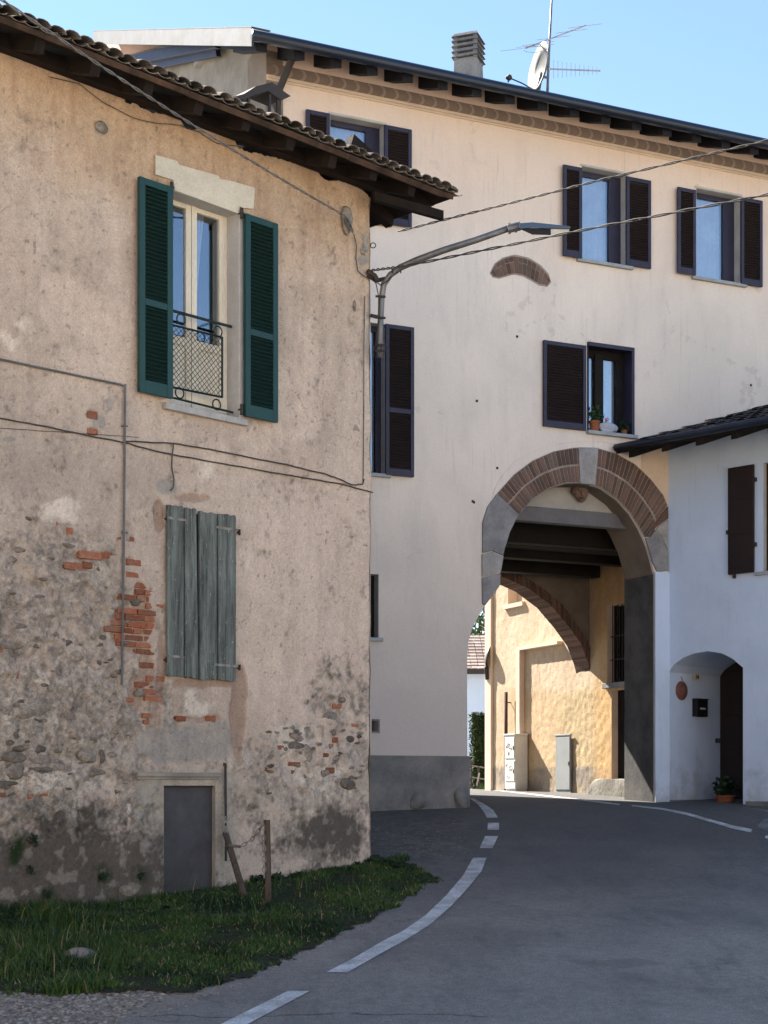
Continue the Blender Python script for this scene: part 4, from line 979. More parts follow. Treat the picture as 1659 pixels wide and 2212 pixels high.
# plinth
m = MB(); pzt = PP.sz(900, 1632.5)[1]; a1 = PP.sz(1010.5, 1700)[0]
m.box(PP.W, .02, a1+.02, zb, pzt, 0, .035); m.box(lambda a, z, c: PP.W(a1+c, z, a), -.5, .035, zb, pzt, .002, .022)
m.build('plinth', 'plinth', pale, bevel=.012)
fp = Matrix(((PP.u.x, 0, PP.n.x), (PP.u.y, 0, PP.n.y), (0, 1, 0)))
m = MB(); c = PP.hit(993, 1728, .03); m.blob(c, .11, .24, .10, .3, 8, 3, fp); m.build('corner_stone', 'plinth', pale, True)
m = MB(); c = PP.hit(903, 1735, .03); m.blob(c, .13, .12, .07, .3, 9, 3, fp); m.blob(PP.hit(905, 1700, .0), .06, .30, .05, .3, 10, 3, fp); m.build('render_patch', 'plinth', pale, True)

# gateway surround: stones, brick rings, keystone, render line
def arc(ptspx): return [PP.sz(*p) for p in ptspx]
def resample(P_, n):
    P_ = [Vector(p) for p in P_]; L = [0]
    for a, b in zip(P_[:-1], P_[1:]): L.append(L[-1]+(b-a).length)
    out = []; j = 0
    for i in range(n+1):
        t = L[-1]*i/n
        while j < len(L)-2 and L[j+1] < t: j += 1
        f = (t-L[j])/max(1e-9, L[j+1]-L[j]); out.append(P_[j].lerp(P_[j+1], f))
    return out
inner = arc([(1120, 1112), (1150, 1078), (1185, 1055), (1225, 1043), (1262, 1043), (1300, 1055), (1335, 1080), (1362, 1110), (1380, 1140), (1390, 1160)])
outr = arc([(1073, 1066), (1110, 1025), (1150, 995), (1195, 975), (1240, 967), (1290, 968), (1330, 980), (1370, 1002), (1405, 1035), (1432, 1070), (1441, 1092)])
m = MB()
m.prism(PP.W, outr+inner[::-1], 0, .012, back=True); m.build('arch_surround', 'mortar', pale)
KS0 = (1252, 1292)   # keystone
nI = 46; I = resample(inner, nI); O_ = resample(outr, nI)
def ringpiece(m, t0, t1, f0, f1, d0, d1):
    def pt(t, f):
        i = min(int(t), nI-1); g = t-i; a = I[i].lerp(I[i+1], g); b = O_[i].lerp(O_[i+1], g); return a.lerp(b, f)
    q = [pt(t0, f0), pt(t1, f0), pt(t1, f1), pt(t0, f1)]
    vs = []
    for a, b in ((0, 3), (1, 2)):
        for k in (a, b): 
            for c in (d0, d1): vs.append(PP.W(q[k].x, q[k].y, c))
    m.hexa(vs)
m = MB(); key = None
for t in range(nI):
    mid = I[t].lerp(O_[t], .5); kx = PP.px(np.array(mid.x), np.array(mid.y))[0]
    if 1249 < kx < 1284: continue
    for (f0, f1) in ((.02, .47), (.53, .98)):
        ringpiece(m, t+.10, t+.90, f0, f1, -.03, .022+random.uniform(-.004, .004))
m.build('brick_ring', 'ringbrick', pale, bevel=.003)
m = MB(); m.prism(PP.W, arc([(1251, 1045), (1247, 967), (1290, 968), (1282, 1048)]), -.05, .04); m.build('keystone', 'stonelight', pale, bevel=.008)
qs = [([(1041, 1195), (1041, 1130), (1052, 1095), (1072, 1067), (1119, 1111), (1100, 1150), (1088, 1190), (1086, 1200), (1062, 1190)], 'stonegrey'),
      ([(1040, 1246), (1040, 1197), (1062, 1192), (1086, 1202), (1081, 1230), (1080, 1236), (1060, 1242)], 'stonelight'),
      ([(1041, 1304), (1040, 1248), (1060, 1244), (1080, 1238), (1079, 1264), (1062, 1288), (1046, 1308)], 'stonegrey'),
      ([(1441, 1094), (1442, 1120), (1415, 1140), (1402, 1160), (1391, 1160)], 'ringbrick'),
      ([(1442, 1122), (1442, 1190), (1428, 1160), (1416, 1142)], 'stonelight'),
      ([(1442, 1194), (1442, 1233), (1418, 1236), (1408, 1215), (1398, 1180), (1392, 1162), (1402, 1162), (1414, 1144), (1426, 1162)], 'stonegrey')]
for i, (q, mt) in enumerate(qs):
    m = MB(); m.prism(PP.W, arc(q), -.05, .028+.006*(i % 2)); m.build('arch_stone', mt, pale, bevel=.01)
m = MB(); ln = resample(arc([(1061, 1090), (1066, 1060), (1082, 1030), (1115, 993), (1160, 968), (1210, 955), (1250, 951), (1300, 952), (1332, 957)]), 30)
ln2 = resample(arc([(1063, 1092), (1069, 1060), (1085, 1032), (1117, 996), (1161, 971), (1210, 958), (1250, 954), (1300, 955), (1332, 960)]), 30)
m.prism(PP.W, [tuple(p) for p in ln]+[tuple(p) for p in ln2[::-1]], 0, .012); 
m.build('arch_moulding', 'pale', pale)
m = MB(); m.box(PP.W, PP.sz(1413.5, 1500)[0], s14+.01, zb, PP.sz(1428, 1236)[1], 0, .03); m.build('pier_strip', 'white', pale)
m = MB(); q = arc([(1441, 1092), (1432, 1070), (1405, 1035), (1385, 1015), (1385, 960), (1445, 960), (1445, 1092)]); m.prism(PP.W, q, 0, .006); m.build('plaster_patch', 'trim', pale)
# brick arch scar
sc_o = arc([(1060, 590), (1068, 572), (1085, 560), (1110, 553), (1140, 560), (1165, 575), (1182, 593), (1188, 608)]); sc_i = arc([(1066, 597), (1078, 600), (1092, 596), (1110, 591), (1130, 595), (1148, 605), (1165, 615), (1183, 616)])
m = MB(); m.prism(PP.W, arc([(1058, 590), (1068, 570), (1085, 557), (1112, 550), (1142, 557), (1168, 573), (1185, 592), (1190, 610), (1182, 619), (1165, 617), (1148, 607), (1130, 597), (1110, 593), (1092, 598), (1078, 602), (1064, 599)]), 0, .008); scar = m.build('relieving_arch', 'mortar', pale)
m = MB(); a_, b_ = resample(sc_i, 15), resample(sc_o, 15)
for k in range(15):
    for f0, f1 in (((0.04, .66), (.70, .98)) if k % 3 else ((.04, .98),)):
        q = [a_[k].lerp(a_[k+1], .07).lerp(b_[k].lerp(b_[k+1], .07), f0), a_[k].lerp(a_[k+1], .93).lerp(b_[k].lerp(b_[k+1], .93), f0), a_[k].lerp(a_[k+1], .93).lerp(b_[k].lerp(b_[k+1], .93), f1), a_[k].lerp(a_[k+1], .07).lerp(b_[k].lerp(b_[k+1], .07), f1)]
        m.prism(PP.W, [tuple(p) for p in q], .004, .014)
m.build('arch_brick', 'ringbrick', scar)

# inside the gateway
TY = lambda px, py, d: PP.sz(px, py, d)
m = MB(); d = -.35; zl1 = TY(1250, 1102, d)[1]; zl0 = TY(1250, 1131, d)[1]; a0 = TY(1085, 1100, d)[0]-.2; a1 = TY(1384, 1100, d)[0]+.15
m.box(PP.W, a0, a1, zl1, zl1+.75, d-.1, d-.02); m.build('tympanum', 'tymp', pale)
m = MB(); m.box(PP.W, a0, a1, zl0, zl1-.01, d-.12, d+.02); m.box(PP.W, a0, a1, zl0-.03, zl0, d-.12, d+.05); m.build('gate_lintel', 'lintelgrey', pale, bevel=.006)
m = MB(); c = PP.hit(1252, 1066, d+.06)   # carved stone head above the lintel
m.blob(c, .12, .15, .09, .2, 3, 3, fp); m.blob(c+Vector((PP.n.x*.08, PP.n.y*.08, -.01)), .025, .05, .03, .1, 4, 2, fp)
for sx in (-1, 1):
    m.blob(c+Vector((PP.u.x*sx*.045+PP.n.x*.07, PP.u.y*sx*.045+PP.n.y*.07, .04)), .025, .015, .02, .1, 5, 2, fp); m.blob(c+Vector((PP.u.x*sx*.11, PP.u.y*sx*.11, .03)), .04, .06, .05, .2, 6, 2, fp)
m.blob(c+Vector((PP.n.x*.075, PP.n.y*.075, -.08)), .045, .018, .02, .1, 7, 2, fp); m.blob(c+Vector((0, 0, .10)), .10, .05, .09, .3, 8, 2, fp)
m.build('carved_head', 'ringbrick', pale, True)
m = MB(); m.box(PP.W, 1.9, 8.2, CZ+4.34, CZ+4.42, -4.04, -.47); m.build('passage_ceiling', 'darkwood', pale)
for dd, yy, xr in ((-1.15, 1180, 1400), (-1.95, 1213, 1400), (-2.75, 1243, 1297)):
    zz = TY(1230, yy, dd)[1]; a1 = TY(xr, yy, dd)[0]; m = MB(); m.box(PP.W, 1.9, a1, zz, zz+.42, dd-.22, dd); b = m.build('ceiling_beam', 'darkwood', pale, bevel=.01)
m = MB(); m.box(PP.W, 1.9, TY(1400, 1200, -1.5)[0], TY(1230, 1190, -1.5)[1]+.03, CZ+4.34, -1.85, -1.5); m.box(PP.W, 1.9, TY(1400, 1200, -1.5)[0], TY(1230, 1190, -1.5)[1]+.1, CZ+4.34, -2.6, -2.3); m.build('ceiling_beam', 'darkwood', pale)
# left side of the passage (hidden behind the front pier) and side piers
aJ = A[0][0]
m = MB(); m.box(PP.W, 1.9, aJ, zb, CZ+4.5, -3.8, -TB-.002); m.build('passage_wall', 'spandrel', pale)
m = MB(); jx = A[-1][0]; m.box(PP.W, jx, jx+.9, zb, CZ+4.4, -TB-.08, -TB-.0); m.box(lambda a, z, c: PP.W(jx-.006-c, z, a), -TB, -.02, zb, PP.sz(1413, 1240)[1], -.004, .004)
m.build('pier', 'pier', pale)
m = MB(); lin = A[8:-1]; cenx = sum(p[0] for p in lin)/len(lin)
for p, q in zip(lin[:-1], lin[1:]):
    e = Vector((q[0]-p[0], q[1]-p[1])).normalized(); nn_ = Vector((e.y, -e.x))*.006
    if nn_.dot(Vector((A[0][0]*.5+A[-1][0]*.5-p[0], 5.5-p[1]))) < 0: nn_ = -nn_
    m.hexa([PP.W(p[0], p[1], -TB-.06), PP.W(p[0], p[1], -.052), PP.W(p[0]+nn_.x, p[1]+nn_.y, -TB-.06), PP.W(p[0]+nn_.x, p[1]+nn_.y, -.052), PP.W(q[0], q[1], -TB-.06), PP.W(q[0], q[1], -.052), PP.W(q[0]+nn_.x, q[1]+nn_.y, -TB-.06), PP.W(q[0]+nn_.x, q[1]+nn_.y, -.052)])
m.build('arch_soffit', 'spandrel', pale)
# brick arch at the back of the passage
ib = [(1276, 1454), (1269, 1427), (1254, 1388), (1224, 1346), (1188, 1304), (1140, 1268), (1085, 1243), (1040, 1236), (1000, 1243)]
ob = [(1279, 1420), (1270, 1388), (1245, 1349), (1215, 1307), (1176, 1274), (1131, 1245), (1085, 1222), (1040, 1214), (1000, 1220)]
IB = [PB.sz(*p) for p in ib]; OB = [PB.sz(*p) for p in ob]
sE = PB.sz(1278, 1440)[0]
aL = PB.sz(1008, 1500)[0]
poly = [(1.9, zb), (aL, zb), (aL, IB[-1][1])]+IB[::-1][1:]+[(sE-.0, PB.sz(1278, 1478)[1]), (sE+.05, PB.sz(1278, 1478)[1]), (sE+.05, CZ+4.34), (1.9, CZ+4.34)]
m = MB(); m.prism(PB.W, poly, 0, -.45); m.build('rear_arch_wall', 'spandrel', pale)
m = MB(); n_ = 78; a_, b_ = resample(IB, n_), resample(OB, n_)
for k in range(n_):
    for f0, f1, c0, c1 in ((0.0, .98, .0, .03),):
        q = [a_[k].lerp(a_[k+1], .06), a_[k].lerp(a_[k+1], .94), b_[k].lerp(b_[k+1], .94), b_[k].lerp(b_[k+1], .06)]
        nrm = (a_[k]-b_[k]).normalized()*.03; q[0] = q[0]+nrm; q[1] = q[1]+nrm
        m.prism(PB.W, [tuple(p) for p in q], .025+random.uniform(-.004, .004), -.455)
m.build('rear_brick_arch', 'ringbrick', pale, bevel=.004)

# windows of the pale house
def casement(P, name, a0, a1, z0, z1, D, parent, mframe, trim=None, sill=None, split=False, fl=.07, fr=.07, ft=.08, curtain=True, lining='reveal'):
    m = MB(); m.box(P.W, a1-.003, a1, z0, z1, D-.04, .0); m.box(P.W, a0, a0+.003, z0, z1, D-.04, 0); m.box(P.W, a0, a1, z1-.003, z1, D-.04, 0)
    if trim: m.box(P.W, a1+.0, a1+.03, z0, z1+.03, 0, .012); m.box(P.W, a0-.03, a1, z1, z1+.03, 0, .012)
    w_ = m.build(name, lining, parent)
    m = MB(); m.box(P.W, a0+.004, a0+fl, z0, z1-.004, D-.05, D); m.box(P.W, a1-fr, a1-.004, z0, z1-.004, D-.05, D)
    m.box(P.W, a0+fl, a1-fr, z1-ft, z1-.004, D-.05, D); m.box(P.W, a0+fl, a1-fr, z0, z0+.06, D-.05, D)
    if split: c = (a0+a1)/2; m.box(P.W, c-.05, c+.05, z0+.06, z1-ft, D-.05, D+.01)
    m.build('frame', mframe, w_, bevel=.004)
    m = MB(); m.box(P.W, a0+fl, a1-fr, z0+.06, z1-ft, D-.035, D-.03); m.build('pane', 'glass', w_)
    if curtain:
        m = MB(); vs = []; n = 40
        for i in range(n+1):
            t = i/n; x = a0+fl+(a1-a0-fl-fr)*t
            for z in (z0+.02, z1-ft+.02): vs.append(P.W(x, z, D-.10+.004*math.sin(t*37)))
        m.add(vs, [(2*i, 2*i+2, 2*i+3, 2*i+1) for i in range(n)]); m.build('curtain', 'curtain', w_, True)
    m = MB(); m.box(P.W, a0-.02, a1+.02, z0-.02, z1+.02, D-.5, D-.45) if not curtain else m.box(P.W, a0-.02, a1+.02, z0-.02, z1+.02, D-.22, D-.2); m.build('room', 'room', w_)
    if sill: m = MB(); m.box(P.W, a0-sill, a1+sill, z0-.05, z0, -.0, .06); m.box(P.W, a0+.003, a1-.003, z0-.045, z0+.003, D, -.001); m.build('sill', 'sillblue', w_, bevel=.005)
    return w_
def pshut(P, k, xl, xr, top, bot, hinge, parent, angle=0, rails=(), d=.03, **kw):
    a0 = P.sz(xl, top[1], d+.04)[0]; a1 = P.sz(xr, top[1], d+.04)[0]; z1 = P.sz(*top, d+.04)[1]; z0 = P.sz(*bot, d+.04)[1]
    if hinge == 'L': return shutter(P, a0, a1-a0, z0, z1, d, .04, parent, 'navy', 'navylouv', rails, angle, **kw)
    return shutter(P, a1, a0-a1, z0, z1, d, .04, parent, 'navy', 'navylouv', rails, angle, **kw)
a0, a1, z0, z1 = rect('w1'); w1 = casement(PP, 'window', a0, a1, z0, z1, -.15, pale, 'navy', True, .1, fr=.22)
pshut(PP, 'w1', 662, 713, (688, 240), (688, 470), 'R', w1); pshut(PP, 'w1', 831, 890, (860, 274), (878, 489), 'L', w1)
a0, a1, z0, z1 = rect('w2'); w2 = casement(PP, 'window', a0, a1, z0, z1, -.15, pale, 'navy', True, .1, fr=.22)
pshut(PP, 'w2', 1218, 1258, (1236, 358), (1236, 554), 'R', w2, d=.05); pshut(PP, 'w2', 1354, 1407, (1380, 385), (1380, 576), 'L', w2)
a0, a1, z0, z1 = rect('w3'); w3 = casement(PP, 'window', a0, a1, z0, z1, -.15, pale, 'navy', True, .1, fr=.22)
pshut(PP, 'w3', 1465, 1504, (1482, 406), (1482, 591), 'R', w3, d=.05); pshut(PP, 'w3', 1602, 1648, (1624, 429), (1624, 616), 'L', w3)
a0, a1, z0, z1 = rect('w4'); w4 = casement(PP, 'window', a0+.03, a1-.03, z0, z1-.03, -.22, pale, 'darkwood', False, None, split=False, fl=.05, fr=.12, ft=.13, lining='navy')
m = MB(); aa = PP.sz(1294, 800, -.2)[0]; m.box(PP.W, aa-.075, aa+.075, z0, z1-.1, -.27, -.19); m.build('mullion', 'darkwood', w4, bevel=.006)
m = MB(); m.box(PP.W, a1-.05, a1, z0, z1, 0, .04); m.box(PP.W, a0, a1, z1-.06, z1, .001, .041); m.build('outer_frame', 'navy', w4, bevel=.004)
m = MB(); m.box(PP.W, a0-.02, a1+.04, z0-.055, z0-.002, 0, .08); m.box(PP.W, a0+.033, a1-.033, z0-.055, z0-.001, -.2, 0); m.build('sill', 'sillblue', w4, bevel=.005)
pshut(PP, 'w4', 1175, 1267, (1220, 740), (1220, 925), 'R', w4, d=.02)
a0, a1, z0, z1 = rect('w5'); w5 = casement(PP, 'window', a0, a1, z0, z1, -.15, pale, 'navy', False, .06)
zr = [PP.sz(865, 890)[1]]
pshut(PP, 'w5', 834, 895, (865, 703), (865, 1028), 'L', w5, rails=zr)
a0, a1, z0, z1 = rect('w6'); w6 = casement(PP, 'window', a0, a1, z0, z1, -.15, pale, 'darkwood', False, .05)
a0, a1, z0, z1 = rect('vent'); m = MB(); m.box(PP.W, a0, a1, z0, z1, -.2, -.19); 
v_ = m.build('wall_vent', 'room', pale); m = MB(); m.box(PP.W, a1, a1+.025, z0-.025, z1+.025, 0, .012); m.box(PP.W, a0, a1, z1, z1+.025, 0, .012); m.box(PP.W, a0, a1, z0-.025, z0, 0, .012); m.build('frame', 'stonegrey', v_)
for x, y in ((1030, 866), (1074, 1011), (1021, 1083), (1024, 1085), (1622, 832), (1117, 727)):
    m = MB(); m.lathe(PP.hit(x, y, .0), [(0, .012), (.018, .010), (.022, 0)], 8, Vector((PP.n.x, PP.n.y, 0))); m.build('wall_anchor', 'darkmetal', pale)

# ------------------------------------------------------------------ WHITE HOUSE NUMBER 14
white = emp('white_house', (PH.O.x, PH.O.y, CZ-.25), 'white plastered house with an arched door niche right of the gateway', 'house')
ND = 1.5
nic = [(1443.5, 1770), (1443.5, 1452), (1455, 1436), (1475, 1421), (1500, 1411), (1530, 1406.5), (1560, 1411.5), (1582, 1423), (1605, 1442), (1605, 1770)]
N_ = [PH.sz(*p) for p in nic]; zfl = PH.sz(1530, 1737)[1]
N_[0] = (N_[0][0], zfl); N_[-1] = (N_[-1][0], zfl)
wa0 = PH.sz(1649, 1100)[0]; wa1 = wa0+.8; wz1 = PH.sz(1650, 1000)[1]; wz0 = PH.sz(1640, 1236)[1]
m = MB(); zt14 = CZ+5.35
m.prism(PH.W, [(0.0, zb-.3), (N_[0][0], zb-.3)]+[(N_[0][0], zfl)]+N_[1:-1]+[(N_[-1][0], zfl), (N_[-1][0], zb-.3), (7, zb-.3), (7, zt14), (0, zt14)], 0, -.16, [[(wa0, wz0), (wa1, wz0), (wa1, wz1), (wa0, wz1)]])
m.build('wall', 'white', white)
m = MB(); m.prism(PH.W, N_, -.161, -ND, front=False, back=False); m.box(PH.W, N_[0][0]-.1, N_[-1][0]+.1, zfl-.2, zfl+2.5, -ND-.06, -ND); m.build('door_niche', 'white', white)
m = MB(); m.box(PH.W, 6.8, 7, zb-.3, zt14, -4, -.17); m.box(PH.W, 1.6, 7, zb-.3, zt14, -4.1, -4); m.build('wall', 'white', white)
m = MB(); m.box(PH.W, N_[0][0]+.01, N_[-1][0]-.01, zfl, zfl+2.35, -ND, -ND+.04)
dr = m.build('door', 'navylouv', white)
m = MB()
for k in range(3): m.box(PH.W, N_[0][0]+.12, N_[-1][0]-.12, zfl+.2+k*.68, zfl+.75+k*.68, -ND+.04, -ND+.055)
m.build('door_panel', 'navylouv', dr, bevel=.01)
m = MB(); m.box(PH.W, N_[0][0]-.02, N_[-1][0]+.05, zfl-.14, zfl, -ND, .10); m.build('doorstep', 'pier', white, bevel=.01)
m = MB(); m.box(PH.W, N_[-1][0]+.06, 7, zb-.3, PH.sz(1630, 1731)[1], 0, .03); m.box(lambda a, z, c: PH.W(N_[0][0]+c, z, a), -ND+.05, -.02, zfl, zfl+.06, .0, .02); m.build('plinth', 'plinth', white, bevel=.008)
ww = casement(PH, 'window', wa0, wa1, wz0, wz1, -.08, white, 'navylouv', False, .12, curtain=False, fl=.30, fr=.1)
a0 = PH.sz(1572, 1100, .07)[0]; a1 = PH.sz(1627, 1100, .07)[0]
m = MB(); z1 = PH.sz(1600, 1007, .07)[1]; z0 = PH.sz(1604, 1238, .07)[1]; m.box(PH.W, a0, a1, z0, z1, .03, .07)
for k in range(3): m.box(PH.W, a0+.04, a1-.04, z0+.08+k*(z1-z0)*.32, z0+.04+(k+1)*(z1-z0)*.31, .07, .078)
sh = m.build('shutter', 'navylouv', ww, bevel=.004)
for x, y in ((1631, 1036), (1631, 1176), (1572, 1150), (1586, 1245)): c = PH.hit(x, y, .05); m = MB(); m.box(lambda a, b, c_: c+Vector((PH.u.x*a+PH.n.x*c_, PH.u.y*a+PH.n.y*c_, b)), -.02, .02, -.03, .03, -.02, .02); m.build('hinge', 'darkmetal', ww)
# roof and gutter
OH = .95; ZG = PH.sz(1500, 938, OH)[1]; sG0 = PH.sz(1331, 975, OH)[0]; SL = .34
def RH(a, k, h): return PH.W(a, ZG+.02+k*SL+h, OH-k)
m = MB(); gp = [PH.W(a, ZG, OH+.05) for a in np.linspace(sG0+.03, 7.5, 8)]; m.tube(gp, .06, 12); m.build('gutter', 'gutter', white, True)
m = MB(); m.box(RH, sG0, 7.4, .0, 5, -.10, -.04); 
for a in np.arange(sG0+.2, 7.4, .6): m.box(RH, a, a+.1, .05, 1.2, -.2, -.1)
r14 = m.build('roof', 'darkwood', white)
m = MB(); coppi(m, lambda a, r, h: RH(a, r, h-.055), sG0+.05, 7.4, 0, 0, lambda a: 4.6, w=.19, ln=.4, seed=9, HK=.36); m.build('roof_tiles', 'tiledark', r14)
def on_reveal(c, s):   # point on the left reveal of the niche: c metres in, height z
    return PH.W(N_[0][0]+.0, s, -c)
PN = Plane(PH.W(N_[0][0], 0, 0).to_2d()[:], (-PH.n.x, -PH.n.y), (PH.u.x, PH.u.y))
m = MB(); q = [PN.sz(x, y) for x, y in ((1494, 1455), (1514, 1455), (1514, 1471), (1494, 1471))]
a0, z1 = q[0]; a1, z0 = q[2]
m.box(PN.W, a0, a1, z0, z1, .004, .014); o = m.build('number_sign', 'plate', None, label='small cream enamel sign reading 14 inside the white door niche', cat='house number')
tc = bpy.data.curves.new('digits', 'FONT'); tc.body = '14'; tc.size = (z1-z0)*.95; tc.align_x = 'CENTER'; tc.align_y = 'CENTER'; tc.extrude = .001; tc.offset = .005
to = bpy.data.objects.new('digits', tc); COL.objects.link(to)
mt_ = Matrix(((PN.u.x, 0, PN.n.x), (PN.u.y, 0, PN.n.y), (0, 1, 0))).to_4x4()
cpt = PN.W((a0+a1)/2, (z0+z1)/2, .016); mt_.translation = cpt-OFF[o.name]; to.matrix_local = mt_; to.parent = o; to.matrix_parent_inverse = Matrix.Identity(4)
bpy.context.view_layer.update()
dg = bpy.context.evaluated_depsgraph_get(); me_ = bpy.data.meshes.new_from_object(to.evaluated_get(dg)); to2 = bpy.data.objects.new('digits', me_); COL.objects.link(to2); to2.parent = o; to2.matrix_local = mt_; me_.materials.clear(); me_.materials.append(M['ink']); bpy.data.objects.remove(to); to2.name = 'digits'
c = PN.hit(1471, 1492, .0); m = MB(); m.lathe(c, [(0, .045), (.09, .045), (.135, .035), (.15, .02), (.15, 0)], 28, Vector((PN.n.x, PN.n.y, 0)))
m.tube([c+Vector((PN.n.x*.03, PN.n.y*.03, .16)), c+Vector((0, 0, .22))], .005, 5)
m.blob(c+Vector((PN.n.x*.045, PN.n.y*.045, 0)), .07, .09, .015, .6, 4, 2, Matrix(((PN.u.x, 0, PN.n.x), (PN.u.y, 0, PN.n.y), (0, 1, 0)))); m.build('wall_plaque', 'plaque', None, True, label='round reddish terracotta plaque hung in the door niche left of the mailbox', cat='plaque')
m = MB(); a0, z1 = PN.sz(1495, 1511); a1, z0 = PN.sz(1518, 1549); m.box(PN.W, a0, a1, z0, z1, 0, .10); m.box(PN.W, a0-.01, a1+.01, z1, z1+.015, 0, .115)
mbx = m.build('mailbox', 'ink', None, bevel=.008, label='small black wall mailbox in the white door niche', cat='mailbox')
m = MB(); m.box(PN.W, a0+.25*(a1-a0), a0+.75*(a1-a0), z0+.42*(z1-z0), z0+.52*(z1-z0), .1, .104); m.build('name_plate', 'plate', mbx)
m = MB(); a0, z1 = PN.sz(1545, 1595); a1, z0 = PN.sz(1555, 1605); m.box(PN.W, a0, a1, z0, z1, 0, .025); db = m.build('doorbell', 'darkmetal', None, bevel=.004, label='small grey doorbell beside the dark door of the niche', cat='doorbell')
m = MB(); m.box(PN.W, a0+.02, a1-.02, z0+.02, z1-.02, .025, .03); m.build('button', 'conduit', db)
def leafclump(m, c, R, n, size, seed=0, up=0, zf=1.0):
    rr = random.Random(seed)
    for _ in range(n):
        v = Vector((rr.gauss(0, 1), rr.gauss(0, 1), rr.gauss(0, 1)*zf)); v = v.normalized()*R*(rr.random()**.45)
        v.z = v.z*zf+up*rr.random(); p = c+v; d = Vector((rr.gauss(0, 1), rr.gauss(0, 1), rr.gauss(0, .6)+.4)).normalized(); s = d.cross(Vector((rr.gauss(0, 1), rr.gauss(0, 1), rr.gauss(0, 1)))).normalized()
        L = size*rr.uniform(.6, 1.3)
        m.add([p-s*L*.28, p+d*L*.5, p+s*L*.28, p-d*L*.5], [(0, 1, 2, 3)])
def potted(name, c, r, h, leafR, nleaf, size, seed, label, flower=False, lm='leaf', low=False):
    m = MB(); m.lathe(c, [(r*.75, 0), (r*.95, h*.85), (r*1.06, h*.86), (r*1.06, h), (r*.92, h), (r*.85, h*.9), (0, h*.88)], 18)
    fcs = m; o = m.build(name, 'terracotta', None, True, label=label, cat='potted plant', group='potted plants')
    m = MB(); leafclump(m, c+Vector((0, 0, h+leafR*.7)), leafR, nleaf, size, seed)
    for k in range(6):
        t = random.uniform(0, 6.28); m.tube([c+Vector((0, 0, h*.8)), c+Vector((math.cos(t)*leafR*.5, math.sin(t)*leafR*.5, h+leafR))], .003, 4)
    m.build('foliage', lm, o)
    if flower: m = MB(); leafclump(m, c+Vector((0, 0, h+leafR)), leafR, 30, .035, seed+1); m.build('blossom', 'flower', o)
cpot = PH.W(*( (PH.sz(1567, 1725, -.55)[0], zfl)), -.55)
potted('flower_pot', cpot, .16, .13, .19, 200, .10, 1, 'terracotta pot with a dark bushy plant on the step of the white door niche', lm='leafdark')
zs4 = rect('w4')[2]
def on_sill(px, d=-.09): a = PP.sz(px, 900, d)[0]; return PP.W(a, zs4, d)
potted('flower_pot', on_sill(1284, -.06), .085, .17, .15, 120, .07, 5, 'orange terracotta pot with a leafy plant on the window sill above the gateway')
m = MB(); c = on_sill(1312, -.05); m.blob(c+Vector((0, 0, .06)), .15, .07, .075, .6, 21, 3, fp); m.blob(c+Vector((PP.u.x*.03, PP.u.y*.03, .13)), .06, .05, .05, .6, 23, 3, fp)
wr = m.build('wrapped_plant', 'cloth', None, True, label='plant pot wrapped in pale blue cloth in the middle of the window sill', cat='wrapped plant')
m = MB(); leafclump(m, c+Vector((0, 0, .2)), .05, 14, .05, 3); m.build('blossom', 'flower', wr)
potted('flower_pot', on_sill(1348, -.05), .05, .08, .10, 120, .06, 8, 'small dark green pot plant at the right end of the window sill', flower=False, lm='leafdark')

# ------------------------------------------------------------------ COURT WALL (sunlit, beyond the gateway)
q0 = PR.O
court = emp('court_house', (PR.W(0, 0, 0).x, PR.W(0, 0, 0).y, CZ-.3), 'sunlit ochre plastered house side wall seen through the gateway', 'house')
kE = PR.sz(1057, 1500)[0]; kS = .34
dk0, dk1 = PR.sz(1356, 1500)[0]-1.0, PR.sz(1321, 1500)[0]
wk1 = PR.sz(1312, 1400)[0]; wk0 = wk1-1.05
wzt = PR.sz(1330, 1305)[1]; wzb = PR.sz(1335, 1474)[1]; dzt = PR.sz(1330, 1490)[1]
dk0 = dk1-1.0
kw1 = PR.sz(1097, 1285)[0]; kw0 = PR.sz(1128, 1285)[0]; kwz0 = PR.sz(1110, 1304)[1]
holesR = [(wk0, wk1, wzb, wzt), (dk0, dk1, zb, dzt), (kw0, kw1, kwz0, kwz0+1.2)]
def dispR(S, Z):
    r = .02+.02*sstep(fbm(S, Z, .8, 70), .4, .6)
    lowr = 1-sstep(Z, CZ+1.2, CZ+2.2)
    return .34*r*(fbm(S, Z, 15, 71, 4)-.5)*(1+.9*lowr*sstep(PR.px(S, Z)[0], 1130, 1230))+.012*(fbm(S, Z, 1.3, 73)-.5)+.006*(fbm(S, Z, 34, 74, 2)-.5)
def colR(S, Z):
    px, py = PR.px(S, Z)
    c = np.ones(S.shape+(3,))*np.array((.50, .385, .275))
    c = mixc(c, (.54, .425, .31), sstep(fbm(S, Z, 1.5, 75), .4, .65))
    lw = sstep(py+40*(fbm(S, Z, 2, 76)-.5), 1475, 1510)*sstep(px, 1050, 1120); c = mixc(c, (.47, .335, .20), lw*.75)
    c = mixc(c, (.42, .33, .195), lw*sstep(px, 1170, 1240)*.7)
    c = mixc(c, (.26, .22, .18), sstep(py+10*(fbm(S, Z, 3, 77)-.5), 1652, 1662)*(1-.4*sstep(fbm(S, Z, 3, 78), .5, .6)))
    c = mixc(c, (.50, .31, .14), sstep(px, 1268, 1300)*.7)  # yellow passage end, with warm bounced light painted in as orange
    return c
grid_wall('wall', PR, 'courtwall', court, breaks(kS, kE, .03, [wk0, wk1, dk0, dk1, kw0, kw1]), breaks(zb, CZ+5.6, .035, [wzb, wzt, dzt, kwz0, kwz0+1.2]), holesR, None, dispR, colR)
